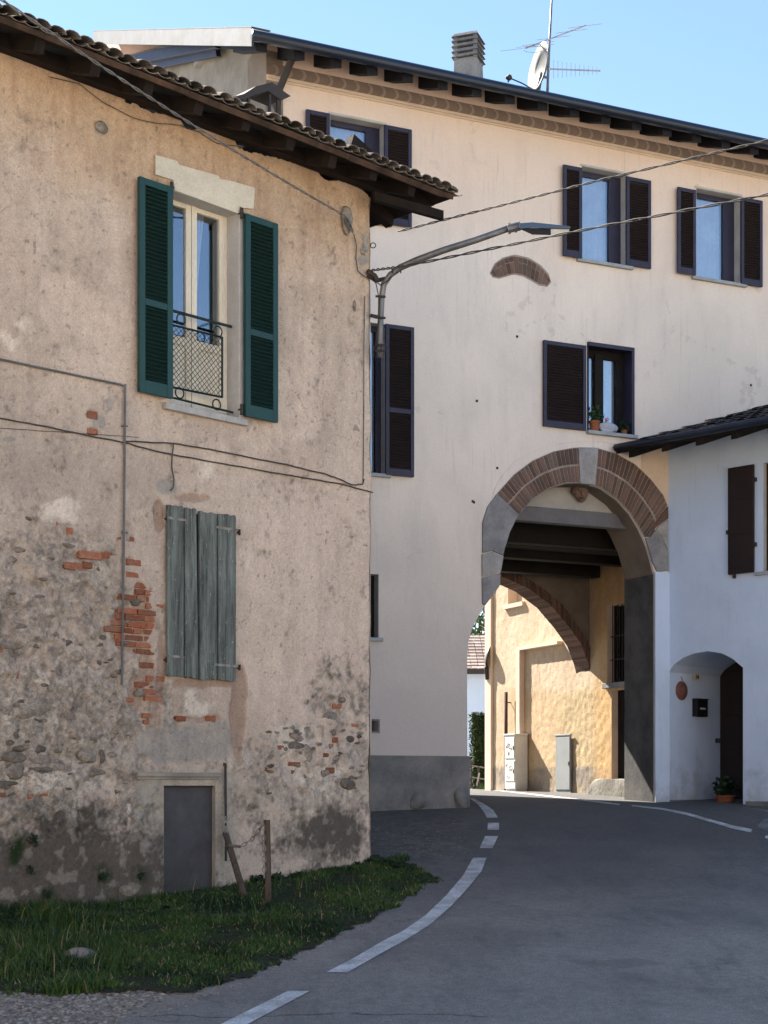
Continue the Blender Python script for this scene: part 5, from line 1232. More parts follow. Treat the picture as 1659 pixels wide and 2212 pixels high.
m = MB(); m.box(PR.W, kE-.001, kE+.15, zb, CZ+5.6, -4, .02); m.box(PR.W, 4, kE, CZ+5.6, CZ+5.7, -2.2, .1); m.build('wall', 'trim', court)
m = MB(); m.box(PR.W, kE-.15, kE+.02, zb, CZ+5.6, 0, .05); m.build('corner_pilaster', 'trim', court, bevel=.006)
m = MB(); kp = PR.sz(1129, 1500)[0]; m.box(PR.W, kp-.07, kp+.07, zb, PR.sz(1129, 1399)[1], 0, .11); m.box(PR.W, PR.sz(1216, 1385)[0], kp-.07, PR.sz(1129, 1406)[1], PR.sz(1129, 1399)[1], 0, .12)
m.build('wall_frame', 'trim', court, bevel=.006)
m = MB(); m.box(PR.W, kw0-.1, kw1+.1, kwz0-.08, kwz0, 0, .06); m.box(PR.W, kw0, kw1, kwz0, kwz0+1.2, -.25, -.2); m.build('upper_window', 'trim', court)
m = MB()
for x0, x1, y0, y1 in ((1205, 1240, 1295, 1345),): pass
# barred window and door under the passage
m = MB(); m.box(PR.W, wk0-.02, wk1+.02, wzb-.02, wzt+.02, -.30, -.25); wd = m.build('barred_window', 'room', court)
m = MB()
for k in range(7): a = wk0+(wk1-wk0)*(k+.5)/7; m.tube([PR.W(a, wzb, -.06), PR.W(a, wzt, -.06)], .009, 6)
for k in (.3, .6): z = wzb+(wzt-wzb)*k; m.tube([PR.W(wk0, z, -.06), PR.W(wk1, z, -.06)], .009, 6)
m.build('window_bar', 'darkmetal', wd)
m = MB(); z = wzb+(wzt-wzb)*.33; m.box(PR.W, wk0, wk1, z-.03, z+.03, -.2, -.14); m.box(PR.W, wk0, wk0+.06, wzb, wzt, -.2, -.14); m.box(PR.W, wk1-.06, wk1, wzb, wzt, -.2, -.14); m.build('frame', 'darkwood', wd)
m = MB(); m.box(PR.W, wk0-.05, wk1+.06, wzb-.09, wzb, -.02, .08); m.build('sill', 'stonegrey', wd, bevel=.01)
m = MB(); m.box(PR.W, dk0, dk1, zb, dzt, -.18, -.14); d_ = m.build('door', 'darkwood', court)
m = MB()
for k in range(5): a = dk0+(dk1-dk0)*k/5; m.box(PR.W, a+.01, a+(dk1-dk0)/5-.01, zb, dzt-.02, -.14, -.125)
m.build('door_board', 'darkwood', d_)
m = MB(); m.box(PR.W, dk0-.05, dk1+.05, zb, CZ+1.8, -.35, -.3); m.build('door_recess', 'room', court)
m = MB(); 
for a, b, z0_, z1_ in ((wk0, wk1, wzb, wzt), (dk0, dk1, zb, dzt), (kw0, kw1, kwz0, kwz0+1.2)):
    m.box(PR.W, b, b+.003, z0_, z1_, -.3, .0); m.box(PR.W, a-.003, a, z0_, z1_, -.3, .0); m.box(PR.W, a, b, z1_, z1_+.003, -.3, 0)
m.build('reveal', 'trim', court)
# rusty pipe, cabinets, guard stone
m = MB(); a, z1 = PR.sz(1093, 1495, .1); z0 = PR.sz(1093, 1700, .1)[1]; m.tube([PR.W(a, z0-.1, .1), PR.W(a, z1, .1)], .035, 10); m.tube([PR.W(a, z1-.2, .1), PR.W(a, z1-.2, 0)], .012, 6); m.build('drainpipe', 'rust', court, True)
def cabinet(name, x0, x1, ytop, ybot, dep, mat, label, doors, vents=False):
    a1 = PR.sz(x0, ytop, dep)[0]; a0 = PR.sz(x1, ytop, dep)[0]; z1 = PR.sz((x0+x1)/2, ytop, dep)[1]; z0 = float(gz(PR.hit(x1, ybot, dep).y))+CZ
    m = MB(); m.box(PR.W, a0, a1, z0+.05, z1-.03, .03, dep); m.box(PR.W, a0-.02, a1+.02, z1-.03, z1, .03, dep+.02); m.box(PR.W, a0+.01, a1-.01, z0-.05, z0+.05, .04, dep-.02)
    o = m.build(name, mat, None, bevel=.006, label=label, cat='utility cabinet', group='utility cabinets')
    H = (z1-z0)
    for f0, f1 in doors:
        m = MB(); m.box(PR.W, a0+.025, a1-.025, z0+H*f0, z0+H*f1, dep, dep+.012); d_ = m.build('cabinet_door', mat, o, bevel=.004)
        m = MB(); m.box(PR.W, a0+.04, a0+.06, z0+H*(f0+f1)/2-.04, z0+H*(f0+f1)/2+.03, dep+.012, dep+.022); m.build('handle', 'darkmetal', d_)
    return o, a0, a1, z0, z1
cb, a0, a1, z0, z1 = cabinet('utility_cabinet', 1090, 1113, 1585, 1698, .30, 'cabwhite', 'white two door utility cabinet with black scribbles against the sunny wall', ((.18, .53), (.57, .94)))
m = MB(); rr = random.Random(5)
for (u0, v0, sx, sy) in ((.35, .80, .09, .07), (.6, .74, .06, .03), (.45, .66, .02, .05), (.35, .42, .09, .08), (.65, .40, .06, .07), (.4, .26, .05, .04)):
    pts = []
    for t in np.linspace(0, 5.5, 14): pts.append(PR.W(a1-(u0+(sx/.4)*math.cos(t*1.3+v0*9)*.8)*(a1-a0), z0+(v0+sy*.6*math.sin(t+u0*7))*(z1-z0), .314))
    m.tube(pts, .004, 4)
m.build('scribble', 'ink', cb)
cabinet('utility_cabinet', 1200, 1233, 1586, 1697, .045, 'cabgrey', 'grey metal utility cabinet set against the rough sunny wall near the arch', ((.06, .95),))
m = MB(); gp_ = on_ground(1338, 1722)
PRf = Matrix(((PR.u.x, 0, PR.n.x), (PR.u.y, 0, PR.n.y), (0, 1, 0)))
m = MB(); sa0 = PR.sz(1372, 1700, .25)[0]; sa1 = PR.sz(1287, 1700, .25)[0]; zg_ = float(gz(26))+CZ
nn = 18
vs = []; 
import itertools
def rockbox(P, a0, a1, z0, z1, d0, d1, n=10, amp=.03, seed=0):
    mm = MB(); 
    def pt(u, v, w_):
        a = a0+(a1-a0)*u; z = z0+(z1-z0)*v; d = d0+(d1-d0)*w_
        cu, cv, cw = u-.5, v-.5, w_-.5; r = (abs(cu)**6+abs(cv)**6+abs(cw)**6)**(1/6)/.5
        k = .5/max(.5, (cu**2+cv**2+cw**2)**.5)*1.0
        q = .985+.0*k; corner = max(0, (abs(cu)+abs(cv)+abs(cw))-1.15)
        s_ = 1-corner*.45+amp*(float(fbm(np.array(a*3+d*5), np.array(z*3+d*4), 2, seed))-.5)*4
        return P.W((a0+a1)/2+(a1-a0)*cu*s_, (z0+z1)/2+(z1-z0)*cv*s_, (d0+d1)/2+(d1-d0)*cw*s_)
    g = [i/n for i in range(n+1)]
    for face in range(6):
        ax = face//2; side = face % 2; vs = []
        for i in g:
            for j in g:
                uvw = [i, j]; uvw.insert(ax, side); vs.append(pt(*uvw))
        mm.add(vs, [(i*(n+1)+j, (i+1)*(n+1)+j, (i+1)*(n+1)+j+1, i*(n+1)+j+1) for i in range(n) for j in range(n)])
    return mm
rockbox(PR, sa0, sa1, zg_-.1, PR.sz(1330, 1683, .3)[1], .0, .40, 12, .04, 3).build('guard_stone', 'rock', None, True, label='rough pale guard stone at the foot of the gateway pier', cat='stone')
# ------------------------------------------------------------------ BEYOND THE COURT
nb = emp('neighbour_house', (2.4, 46, CZ-.04), 'distant pinkish white house with a red and cream tiled roof beyond the gateway', 'house')
def B(x, y, Y): return at(x, y, Y)
m = MB(); Y0 = 46; x0 = at(940, 0, Y0).x; x1 = at(1085, 0, Y0).x; zt_ = at(0, 1449, Y0).z
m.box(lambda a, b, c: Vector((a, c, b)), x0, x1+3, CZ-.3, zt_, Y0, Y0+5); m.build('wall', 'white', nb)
m = MB(); zr_ = at(0, 1374, Y0+2.6).z
rows_ = 11
for k in range(rows_):
    f0, f1 = k/rows_, (k+1)/rows_; z0_ = zt_+(zr_-zt_)*f0; z1_ = zt_+(zr_-zt_)*f1; y0_ = Y0-.4+3*f0; y1_ = Y0-.4+3*f1; a = x0
    while a < x1+3:
        m.hexa([Vector((a, y0_, z0_+.0)), Vector((a, y0_, z0_+.05)), Vector((a, y1_, z1_)), Vector((a, y1_, z1_+.02)), Vector((a+.19, y0_, z0_)), Vector((a+.19, y0_, z0_+.05)), Vector((a+.19, y1_, z1_)), Vector((a+.19, y1_, z1_+.02))]); a += .21
m.build('roof', 'redtile', nb)
m = MB(); m.box(lambda a, b, c: Vector((a, c, b)), x0, x1+3, zt_-.12, zt_+.02, Y0-.42, Y0-.3); m.build('gutter', 'darkmetal', nb)
# dish on the corner of the court house
m = MB(); c = at(1057, 1421, 31.2); m.lathe(c, [(0, .07), (.10, .06), (.17, .035), (.23, 0), (.23, .012), (.165, .047), (.10, .072), (0, .085)], 24, Vector((-.95, .25, .2))); ds = m.build('satellite_dish', 'dish', None, True, label='satellite dish on the far corner of the sunny court wall', cat='satellite dish')
m = MB(); m.tube([c, at(1058, 1425, 31.2)], .02, 6); m.tube([at(1052, 1440, 31.2), at(1054, 1468, 31.2)], .06, 6); m.tube([at(1056, 1460, 31.25), at(1056, 1494, 31.25)], .035, 6); m.build('mount', 'darkmetal', ds)
# clipped hedge, tree, fence
def hedge_mesh():
    m = MB(); rr = random.Random(2); x0, x1 = at(1018, 0, 38).x, at(1100, 0, 38).x; z0, z1 = CZ-.06, at(0, 1541, 38).z
    for _ in range(9000):
        x = rr.uniform(x0, x1); y = rr.choice([rr.uniform(37.6, 37.75), rr.uniform(37.6, 39)]); z = rr.uniform(z0, z1); d = Vector((rr.gauss(0, 1), rr.gauss(0, 1), rr.gauss(0, 1))).normalized(); s = d.orthogonal().normalized(); L = rr.uniform(.03, .07); p = Vector((x, y, z))
        m.add([p-s*L*.4, p+d*L, p+s*L*.4, p-d*L], [(0, 1, 2, 3)])
    m.box(lambda a, b, c: Vector((a, c, b)), x0+.06, x1, z0, z1-.06, 37.7, 39)
    return m
hedge_mesh().build('hedge', 'hedge', None, label='tall clipped dark green hedge beside the distant white house', cat='hedge')
tr = emp('tree', (at(1030, 1700, 60).x, 60, CZ-.03), 'bright green tree above the tiled roof beyond the gateway', 'tree')
m = MB(); c0 = at(1030, 1700, 60); top = at(1036, 1330, 60); m.tube([c0, c0.lerp(top, .5)+Vector((.2, 0, 0)), top], [.3, .18, .05], 8)
for k in range(9):
    b = c0.lerp(top, .35+.06*k); t = k*2.4; m.tube([b, b+Vector((math.cos(t)*1.3, math.sin(t)*1.3, 1.0))], [.07, .02], 5)
m.build('trunk', 'bark', tr)
m = MB(); rr = random.Random(4)
for k in range(26):
    c = at(1033+rr.uniform(-45, 45), rr.uniform(1240, 1420), 60+rr.uniform(-1.5, 1.5)); leafclump(m, c, rr.uniform(.35, .8), 170, .17, k)
m.build('crown', 'treeleaf', tr)
ft = emp('railing', (at(1030, 1690, 33).x, 33, CZ-.05), 'low metal railing in front of the clipped hedge', 'railing')
m = MB()
for y in (1655, 1680): m.tube([at(985, y-6, 33), at(1056, y+5, 33)], .02, 6)
m.build('rail', 'galv', ft)
for x in (1018, 1034, 1052): m = MB(); m.tube([at(x, 1702, 33), at(x, 1642 if x < 1030 else 1655, 33)], .022, 6); m.build('post', 'darkmetal', ft)
m = MB(); m.hexa([at(x, y, Y) for Y in (32.6, 32.75) for x, y in ((1028, 1697), (1034, 1668), (1031, 1698), (1037, 1671))]); m.build('boundary_stone', 'stonelight', None, label='leaning white boundary stone at the edge of the sunny court', cat='stone')
m = MB(); rr = random.Random(6)
for _ in range(500):
    P = on_ground(rr.uniform(1030, 1095), rr.uniform(1703, 1706)); h = rr.uniform(.04, .2); m.add([P+Vector((-.006, 0, 0)), P+Vector((.006, 0, 0)), P+Vector((rr.uniform(-.06, .06), rr.uniform(-.05, .05), h))], [(0, 1, 2)])
m.build('dry_grass', 'grass', None, label='dry weeds at the foot of the sunny wall', cat='grass', kind='stuff')

# ------------------------------------------------------------------ ANTENNAS
ant = emp('tv_antenna', at(1183, 200, 24.4), 'tall roof mast with two television aerials above the gateway eaves', 'antenna')
YA = 24.4
m = MB(); m.tube([at(1181, 240, YA), at(1186, 110, YA), at(1195, -60, YA)], [.022, .02, .014], 8); m.build('mast', 'galv', ant, True)
m = MB(); p, q = at(1136, 104, YA-.35), at(1266, 55, YA+.35); m.tube([p, q], .012, 6)
for t, L in ((.02, 1.0), (.12, .62), (.2, .6), (.45, .62), (.75, .62), (.98, .62)):
    c = p.lerp(q, t); dx = Vector((.86, -.5, -.12)).normalized(); m.tube([c-dx*.38*L*1.2, c+dx*.38*L*1.2], .004, 4)
for t in (.12,): c = p.lerp(q, t); m.tube([c+Vector((.16*math.cos(a)-.0, 0, .05*math.sin(a)-.06)) for a in np.linspace(0, 6.3, 12)], .004, 4)
m.build('aerial', 'alu', ant)
m = MB(); p, q = at(1187, 149, YA-.05), at(1297, 153, YA+.2); m.tube([p, q], .011, 6)
for k in range(11): t = .08+.085*k; L = (20-k*1.25)/3400*YA; c = p.lerp(q, t); m.tube([c-Vector((0, 0, L)), c+Vector((0, 0, L))], .0035, 4)
m.build('aerial', 'alu', ant)
m = MB(); c = at(1169, 147, YA-.25); axd = Vector((-.93, -.30, .12)).normalized()
m.lathe(c, [(0, -.06), (.13, -.045), (.26, -.01), (.37, .05), (.37, .058), (.26, 0), (.13, -.035), (0, -.05)], 30, axd)
sd = m.build('satellite_dish', 'dish', None, True, label='large grey satellite dish on the roof mast above the gateway eaves', cat='satellite dish')
m = MB(); m.tube([at(1158, 197, YA-.3), at(1128, 180, YA-.5), at(1100, 168, YA-.7)], .010, 6); m.blob(at(1097, 166, YA-.72), .05, .04, .04, .3, 3, 2); m.tube([at(1097, 166, YA-.72), at(1098, 178, YA-.72)], .012, 6); m.build('feed_arm', 'darkmetal', sd)
m = MB(); m.hexa([at(x, y, Y) for Y in (YA-.2, YA-.12) for x, y in ((1156, 198), (1168, 154), (1166, 202), (1174, 158))]); m.tube([at(1170, 165, YA-.15), at(1184, 168, YA)], .02, 6); m.build('mount', 'galv', sd)

# ------------------------------------------------------------------ STREET LAMP
lamp = emp('street_lamp', at(820, 770, 18.3), 'wall mounted street lamp on a curved pipe arm at the corner of the old house', 'street lamp')
YP = 18.32
m = MB(); P_ = [(820, 771, YP), (822, 700, YP), (825, 640, YP), (829, 614, YP-.02), (843, 594, YP-.06), (865, 578, YP-.12), (900, 562, YP-.2), (960, 540, YP-.35), (1030, 518, YP-.5), (1100, 493, YP-.65)]
m.tube([at(*p) for p in P_], [.034]*3+[.036]*2+[.038]*3+[.036]*2, 12); m.build('arm', 'galv', lamp, True)
m = MB(); m.tube([PL.W(-.06, at(0, 686, 18.3).z, .05), at(823, 686, YP)], .022, 7); m.tube([PL.W(-.1, at(0, 603, 18.3).z, .05), at(812, 606, YP), at(832, 602, YP)], .025, 7)
for y in (640, 686, 745, 757): m.tube([at(811, y, YP-.05), at(833, y+1, YP-.05)], .014, 6)
m.build('bracket', 'darkmetal', lamp)
YH = YP-.68; hd = MB()
def HX(x, y, w_): return [at(x, y, YH-w_), at(x, y, YH+w_)]
top_ = [(1122, 482), (1150, 480), (1190, 484), (1232, 489), (1232, 494), (1190, 494), (1150, 492), (1122, 494)]
k = MB()
def side(poly, w_):
    vs = [at(x, y, YH-w_) for x, y in poly]+[at(x, y, YH+w_) for x, y in poly]; n = len(poly)
    return vs, [tuple(range(n)), tuple(range(n, 2*n))]+[(i, (i+1) % n, n+(i+1) % n, n+i) for i in range(n)]
hd.add(*side(top_, .13)); hd.build('lamp_cover', 'lampblue', lamp, bevel=.008)
hd = MB(); hd.add(*side([(1118, 493), (1150, 492.5), (1231, 494.5), (1229, 504), (1192, 508), (1150, 507), (1130, 498)], .11)); hb = hd.build('lamp_housing', 'lampblack', lamp, bevel=.006)
hd = MB(); hd.add(*side([(1190, 495), (1230, 495.5), (1228, 505), (1190, 509)], .114)); hd.build('lamp_lens', 'lens', lamp)
hd = MB(); hd.tube([at(1097, 494, YH), at(1124, 488, YH)], .05, 10); hd.tube([at(1100, 482, YH), at(1101, 505, YH)], .016, 6); hd.tube([at(1114, 480, YH), at(1115, 502, YH)], .016, 6); hd.build('clamp', 'galv', lamp, bevel=.004)
m = MB(); m.tube([at(x, y, YP-.04) for x, y in ((800, 600), (812, 612), (818, 640), (817, 690), (812, 740), (806, 762), (812, 774), (822, 760), (824, 745))], .006, 5)
m.tube([at(x, y, YP-.08) for x, y in ((808, 606), (822, 616), (838, 606), (848, 592), (852, 576), (862, 582), (870, 572))], .007, 5)
for x in (846, 856, 864): m.tube([at(x, 578, YP-.12), at(x+2, 590, YP-.12)], .008, 5)
m.tube([PL.W(-.12, at(0, 593, 18.3).z, .05), PL.W(-.02, at(0, 600, 18.3).z, .07), at(815, 606, 18.25)], .03, 7)
m.build('lamp_cable', 'darkmetal', lamp)
m = MB(); c = at(806, 530, 18.28); m.tube([c+Vector((.03*math.cos(t), 0, .03*math.sin(t))) for t in np.linspace(0, 6.28, 14)], .006, 5); m.build('iron_ring', 'darkmetal', old)

# ------------------------------------------------------------------ OVERHEAD CABLES
def cable(pts, r, name, mat, label, twist=True, sag=0):
    P_ = [Vector(p) for p in pts]; out = []
    n = 90
    for i in range(n+1):
        t = i/n*(len(P_)-1); j = min(int(t), len(P_)-2); p = P_[j].lerp(P_[j+1], t-j); p = p-Vector((0, 0, sag*4*(i/n)*(1-i/n))); out.append(p)
    m = MB(); d = (out[-1]-out[0]).normalized(); x = d.cross(Vector((0, 0, 1))).normalized(); y = d.cross(x)
    L = (out[-1]-out[0]).length
    if twist:
        N = int(L/.045); pts2 = [out[0].lerp(out[0], 0)]
        for ph in (0, math.pi):
            q = []
            for i in range(N+1):
                u = i/N*n; j = min(int(u), n-1); p = out[j].lerp(out[j+1], u-j); a = i*.045/.42*2*math.pi+ph; q.append(p+(x*math.cos(a)+y*math.sin(a))*r*.8)
            m.tube(q, r*.62, 5)
    else: m.tube(out, r, 6)
    return m.build(name, mat, None, True, label=label, cat='overhead cable', group='overhead cables')
anc = PL.hit(745, 466, .10)
cable([at(40, 0, 12.6)+(at(40, 0, 12.6)-anc)*.5, anc], .0105, 'overhead_cable', 'cablelight', 'thick twisted overhead cable running down to the anchor on the old plaster wall', True, .10)
cable([PL.W(-.1, at(0, 592, 18.3).z, .08), at(880, 574, 18.0), at(1232, 502, 16.4), at(1659, 420, 14.6), at(1900, 372, 13.8)], .012, 'overhead_cable', 'cable', 'twisted overhead cable from the lamp bracket passing below the lamp head')
cable([at(860, 500, 19.3), at(1070, 447, 18.6), at(1300, 388, 17.6), at(1659, 303, 16.2), at(1900, 246, 15.4)], .011, 'overhead_cable', 'cable', 'upper twisted overhead cable crossing the pale facade to the top right')

# ------------------------------------------------------------------ POSTS AND CHAIN
YQ = 15.6
gp_ = on_ground(578, 1962)
m = MB(); pb_ = at(579, 1965, 15.75); pt_ = at(577, 1771, 15.75); pb_.z = float(gz(15.75))+CZ-.1
m.tube([pb_, pb_.lerp(pt_, .5)+Vector((.004, 0, 0)), pt_], [.034, .032, .030], 9); m.build('wooden_post', 'postwood', None, label='upright wooden post in the grass holding one end of the chain', cat='post', group='wooden posts')
m = MB(); t0 = PL.W(*PL.sz(487, 1800, .05), .05); b0 = at(527, 1933, 16.0); m.tube([b0-Vector((0, 0, .1)), b0, t0+Vector((0, 0, 0))], [.036, .036, .034], 9); m.build('wooden_post', 'postwood', None, label='wooden post leaning against the old wall beside the cellar door', cat='post', group='wooden posts')
m = MB(); m.tube(wall_path([(487, 1650), (487, 1690), (488, 1800), (488, 1860)], .04), .014, 7); m.tube(wall_path([(487, 1650), (484, 1648), (484, 1655)], .05), .01, 6); m.build('iron_rod', 'darkmetal', old)
def link(m, c, d, s, L=.036, w_=.016, r=.0045):
    q = []
    for t in np.linspace(0, 2*math.pi, 11): q.append(c+d*(math.sin(t)*L)+s*(math.cos(t)*w_))
    m.tube(q, r, 4, False)
m = MB(); hook = PL.W(*PL.sz(487, 1765, .06), .06); ptop = pt_+Vector((-.035, -.02, -.0))
path = []; low = PL.W(*PL.sz(489, 1826, .10), .10)
mid = [low, at(520, 1829, 15.9), at(545, 1812, 15.85), at(562, 1790, 15.8), ptop]
seq = [[hook, low], mid, [ptop, at(571, 1850, 15.72), at(571, 1906, 15.72)]]
for ps_ in seq:
    L_ = [0]
    for a, b in zip(ps_[:-1], ps_[1:]): L_.append(L_[-1]+(b-a).length)
    nL_ = int(L_[-1]/.052); 
    for i in range(nL_):
        t = (i+.5)*.052; j = max(k for k in range(len(L_)-1) if L_[k] <= t); f = (t-L_[j])/(L_[j+1]-L_[j]); c = ps_[j].lerp(ps_[j+1], f); d = (ps_[j+1]-ps_[j]).normalized()
        s = d.cross(Vector((0, 1, 0))).normalized() if i % 2 else Vector((.3, .9, .2)).cross(d).cross(d).normalized()
        link(m, c, d, s)
m.build('chain', 'chain', None, label='sagging steel chain hung between the iron rod and the wooden post', cat='chain')

# ------------------------------------------------------------------ GRASS VERGE
verge_px = [(-60, 1955), (150, 1945), (345, 1922), (470, 1900), (600, 1875), (800, 1850), (880, 1868), (932, 1887), (905, 1915), (870, 1938), (800, 1984), (740, 2016), (680, 2046), (610, 2078), (520, 2110), (430, 2140), (300, 2146), (150, 2146), (-60, 2150)]
VG = [on_ground(*p) for p in verge_px]; VP = [(v.x, v.y) for v in VG]
minx, maxx = min(v[0] for v in VP), max(v[0] for v in VP); miny, maxy = min(v[1] for v in VP), max(v[1] for v in VP)
m = MB(); n_ = 60   # soil under the grass
m2 = MB()
loop = [Vector((a, b, 0)) for a, b in VP]; tri = tessellate_polygon([loop])
for a, b in VP: m2.v.append((a, b, float(gz(b))+CZ+.02))
m2.f = [tuple(t) for t in tri]
verts = []; faces = []
N = 78000; cnt = 0
pts = rng.uniform((minx-.2, miny-.2), (maxx+.2, maxy+.2), (N*3, 2))
pn = np.stack([fbm(pts[:, 0], pts[:, 1], 3.5, 101, 4)-.5, fbm(pts[:, 0], pts[:, 1], 3.5, 111, 4)-.5], -1)*.75
ins = [inpoly(p[0]+q[0], p[1]+q[1], VP) for p, q in zip(pts, pn)]; pts = pts[np.array(ins)][:N]
for (x, y) in pts:
    s = PL.n.x*(x-PL.O.x)+PL.n.y*(y-PL.O.y)
    if s < -.02: continue
    z = float(gz(y))+CZ
    pxx = CX+F*x/y
    dens = float(fbm(np.array(x), np.array(y), 2.2, 90))
    big = max(0, 1-abs(pxx-70)/150)*(1 if y > 12.3 else .5)
    edge = max(0, 1-s/.35)
    h = random.uniform(.025, .09)*(.25+1.9*max(0, dens-.12)**1.3)*(1+1.2*big)+(.05*edge*random.random() if s > 0 else 0)
    if dens < .40 and random.random() < .55: continue
    if pxx > 250: h *= .75
    wv = random.uniform(.004, .009); th = random.uniform(0, 6.28); c_, s_ = math.cos(th), math.sin(th)
    bx, by = random.gauss(0, .45)*h, random.gauss(0, .45)*h; k = len(verts)
    verts += [(x-c_*wv, y-s_*wv, z), (x+c_*wv, y+s_*wv, z), (x+bx*.45-c_*wv*.7, y+by*.45-s_*wv*.7, z+h*.6), (x+bx*.45+c_*wv*.7, y+by*.45+s_*wv*.7, z+h*.6), (x+bx, y+by, z+h)]
    faces += [(k, k+1, k+3, k+2), (k+2, k+3, k+4)]
m = MB(); m.v = verts; m.f = faces; m.build('grass', 'grass', None, kind='stuff', label='short green grass verge along the foot of the old house', cat='grass')
m = MB(); 
for a, b in VP: m.v.append((a, b, 0))
gs = []; vs = []
nx, ny = 150, 220; idx = {}
m = MB()
for i in range(nx+1):
    for j in range(ny+1):
        x = minx+(maxx-minx)*i/nx; y = miny+(maxy-miny)*j/ny; idx[i, j] = len(m.v); m.v.append((x, y, float(gz(y))+CZ+.012+.01*random.random()))
for i in range(nx):
    for j in range(ny):
        x = minx+(maxx-minx)*(i+.5)/nx; y = miny+(maxy-miny)*(j+.5)/ny
        if inpoly(x+.35*(float(fbm(np.array(x), np.array(y), 6, 131, 3))-.5), y+.5*(float(fbm(np.array(x), np.array(y), 6, 132, 3))-.5), VP): m.f.append((idx[i, j], idx[i+1, j], idx[i+1, j+1], idx[i, j+1]))
M['soil'] = gen('verge_soil', (.012, .024, .007), (.020, .022, .010), 3, .95, .5)
used = sorted({i for f in m.f for i in f}); mp = {u: k for k, u in enumerate(used)}; m.v = [m.v[u] for u in used]; m.f = [tuple(mp[i] for i in f) for f in m.f]
m.build('soil', 'soil', None, True, kind='structure', label='dark soil under the grass verge')
# weeds against the wall and leafy clumps
m = MB(); rr = random.Random(12)
for (x, y, R, n) in ((360, 1958, .05, 60), (430, 1945, .06, 70), (330, 1975, .05, 60), (690, 1990, .05, 70), (480, 2060, .06, 80), (300, 2090, .06, 80), (200, 2095, .08, 110), (760, 1960, .05, 60), (850, 1920, .05, 60), (80, 2090, .09, 120), (-20, 2060, .14, 200), (20, 1940, .12, 160), (520, 1888, .10, 160), (545, 1880, .08, 120), (560, 1900, .10, 160), (600, 1893, .08, 100), (640, 1888, .07, 90), (700, 1876, .05, 60), (770, 1862, .06, 80), (800, 1858, .09, 130), (830, 1862, .10, 160), (860, 1868, .09, 130), (890, 1876, .08, 110), (40, 1965, .14, 220), (100, 1975, .13, 200), (180, 1990, .12, 180), (60, 2010, .14, 220), (240, 1985, .08, 90), (640, 1878, .07, 60), (10, 2000, .16, 220), (120, 2025, .10, 120)):
    P = on_ground(x, y+10); leafclump(m, P+Vector((0, -.02, R*.5)), R, n, .045, rr.randint(0, 9999), 0, .7)
m.build('weeds', 'leafdark', None, kind='stuff', label='dark leafy weeds at the foot of the old wall', cat='weeds')
m = MB()   # tall arching blades in the left corner
for _ in range(1500):
    P = on_ground(rr.triangular(-60, 330, -20), rr.uniform(1975, 2125)) if rr.random() < .75 else on_ground(rr.uniform(200, 900), rr.uniform(1895, 2000))
    if (P.x-PL.O.x)*PL.n.x+(P.y-PL.O.y)*PL.n.y < .03 or not inpoly(P.x, P.y, VP): continue
    h = rr.uniform(.12, .32); t = rr.uniform(0, 6.28); L = rr.uniform(.05, .2); w_ = .005; prev = None
    ds = Vector((math.cos(t), math.sin(t), 0)); sd_ = Vector((-ds.y, ds.x, 0))*w_; vs = []
    for k in range(5): f = k/4; q = P+ds*(L*f*f)+Vector((0, 0, h*(f-.25*f*f*f))); vs += [q-sd_*(1-f*.9), q+sd_*(1-f*.9)]
    m.add(vs, [(2*k, 2*k+1, 2*k+3, 2*k+2) for k in range(4)])
m.build('tall_grass', 'grass', None, kind='stuff', label='long arching grass blades in the left corner of the verge', cat='grass')
# climbing tufts on the wall
m = MB()
for (x, y, R, n) in ((72, 1815, .07, 130), (65, 1880, .05, 60), (225, 1893, .05, 70), (305, 1892, .04, 50), (100, 1932, .05, 60)):
    leafclump(m, PL.hit(x, y, .03), R, n, .03, rr.randint(0, 999))
m.build('wall_tuft', 'leafdark', None, kind='stuff', label='small green tufts growing from the dark foot of the old wall', cat='plant')
# boulder in the grass
m = MB(); P = on_ground(150, 2078); m.blob(P+Vector((0, 0, .02)), .13, .10, .085, .5, 31, 3); m.build('boulder', 'rock', None, True, label='grey boulder half hidden in the grass at the left', cat='boulder')
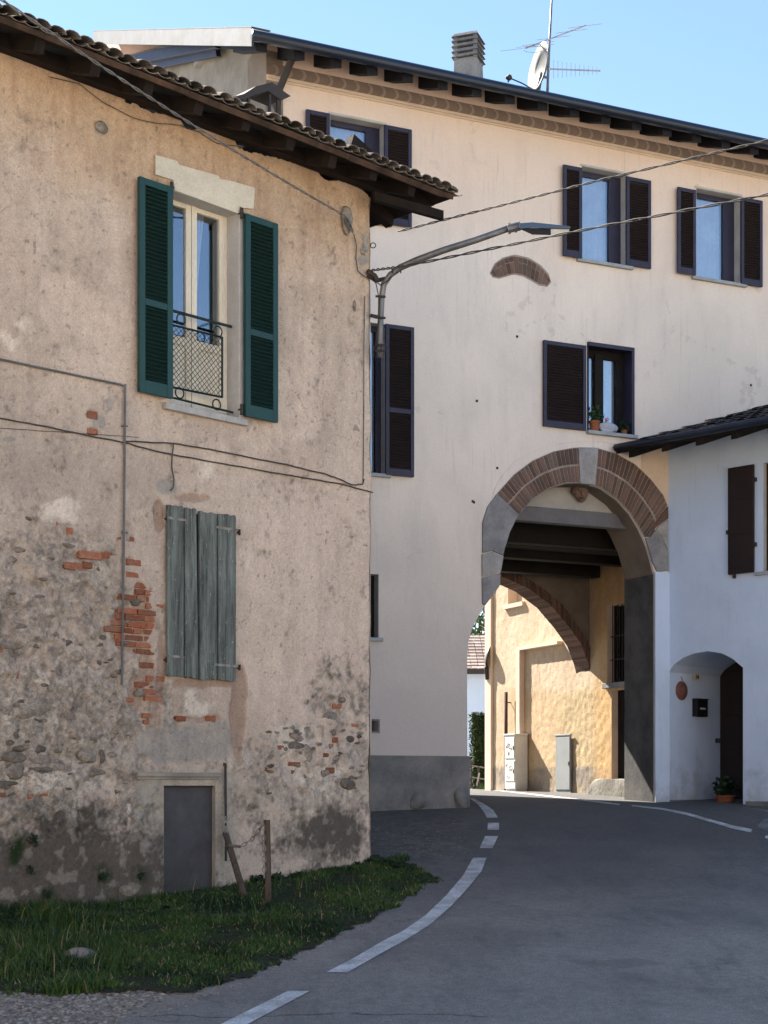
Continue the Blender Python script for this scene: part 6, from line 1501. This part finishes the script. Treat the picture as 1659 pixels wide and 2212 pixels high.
# gravel
verts = []; faces = []
ico = MB().blob((0, 0, 0), 1, 1, 1, 0, 0, 1)
m = MB(); bv = np.array(ico.v); 
for i in range(5200):
    x = rr.uniform(-60, 470); y = rr.uniform(2138, 2235)
    lim = 2205-(x-250)*.5 if x > 250 else 2240
    if y > lim+rr.gauss(0, 6): continue
    P = on_ground(x, y); r = rr.choice([.006, .008, .010, .014, .018])*rr.uniform(.7, 1.2); k = len(m.v)
    sc3 = np.array([r*rr.uniform(.8, 1.5), r*rr.uniform(.8, 1.4), r*.6]); a = rr.uniform(0, 6.28); ca, sa = math.cos(a), math.sin(a)
    q = bv*sc3; q = np.stack([q[:, 0]*ca-q[:, 1]*sa, q[:, 0]*sa+q[:, 1]*ca, q[:, 2]], -1)+np.array(P)
    m.v += [tuple(v) for v in q]; m.f += [tuple(j+k for j in f) for f in ico.f]
m.build('gravel', 'pebble', None, True, kind='stuff', label='pale loose gravel beside the road at the lower left', cat='gravel')
m = MB()
for i in range(900):
    if i < 550: x = rr.uniform(808, 1010); y = rr.uniform(1768, 1855)
    else: t = rr.random(); q = np.array([edge_px[1], edge_px[-1]]); x = rr.uniform(300, 930); y = float(np.interp(x, [e[0] for e in edge_px], [e[1] for e in edge_px]))+rr.uniform(-4, 10)
    P = on_ground(x, y, .006); r = rr.uniform(.003, .010); k = len(m.v)
    q = bv*np.array([r*1.3, r, r*.6])+np.array(P); m.v += [tuple(v) for v in q]; m.f += [tuple(j+k for j in f) for f in ico.f]
m.build('gravel', 'pebble', None, True, kind='stuff', label='loose grit scattered on the asphalt beside the old house corner', cat='gravel')
# pavement wedge before the white house
rows = []
pv = [on_ground(x, y) for x, y in ((1600, 1752), (1640, 1790), (1720, 1825), (1760, 1770), (1659, 1752), (1606, 1745))]
m = MB(); m.v = [(p.x, p.y, float(gz(p.y))+CZ+.012) for p in pv]+[(p.x, p.y, float(gz(p.y))+CZ-.05) for p in pv]; n = len(pv)
m.f = [tuple(range(n)), tuple(range(n, 2*n))]+[(i, (i+1) % n, n+(i+1) % n, n+i) for i in range(n)]
m.build('pavement', 'plinth', None, kind='structure')
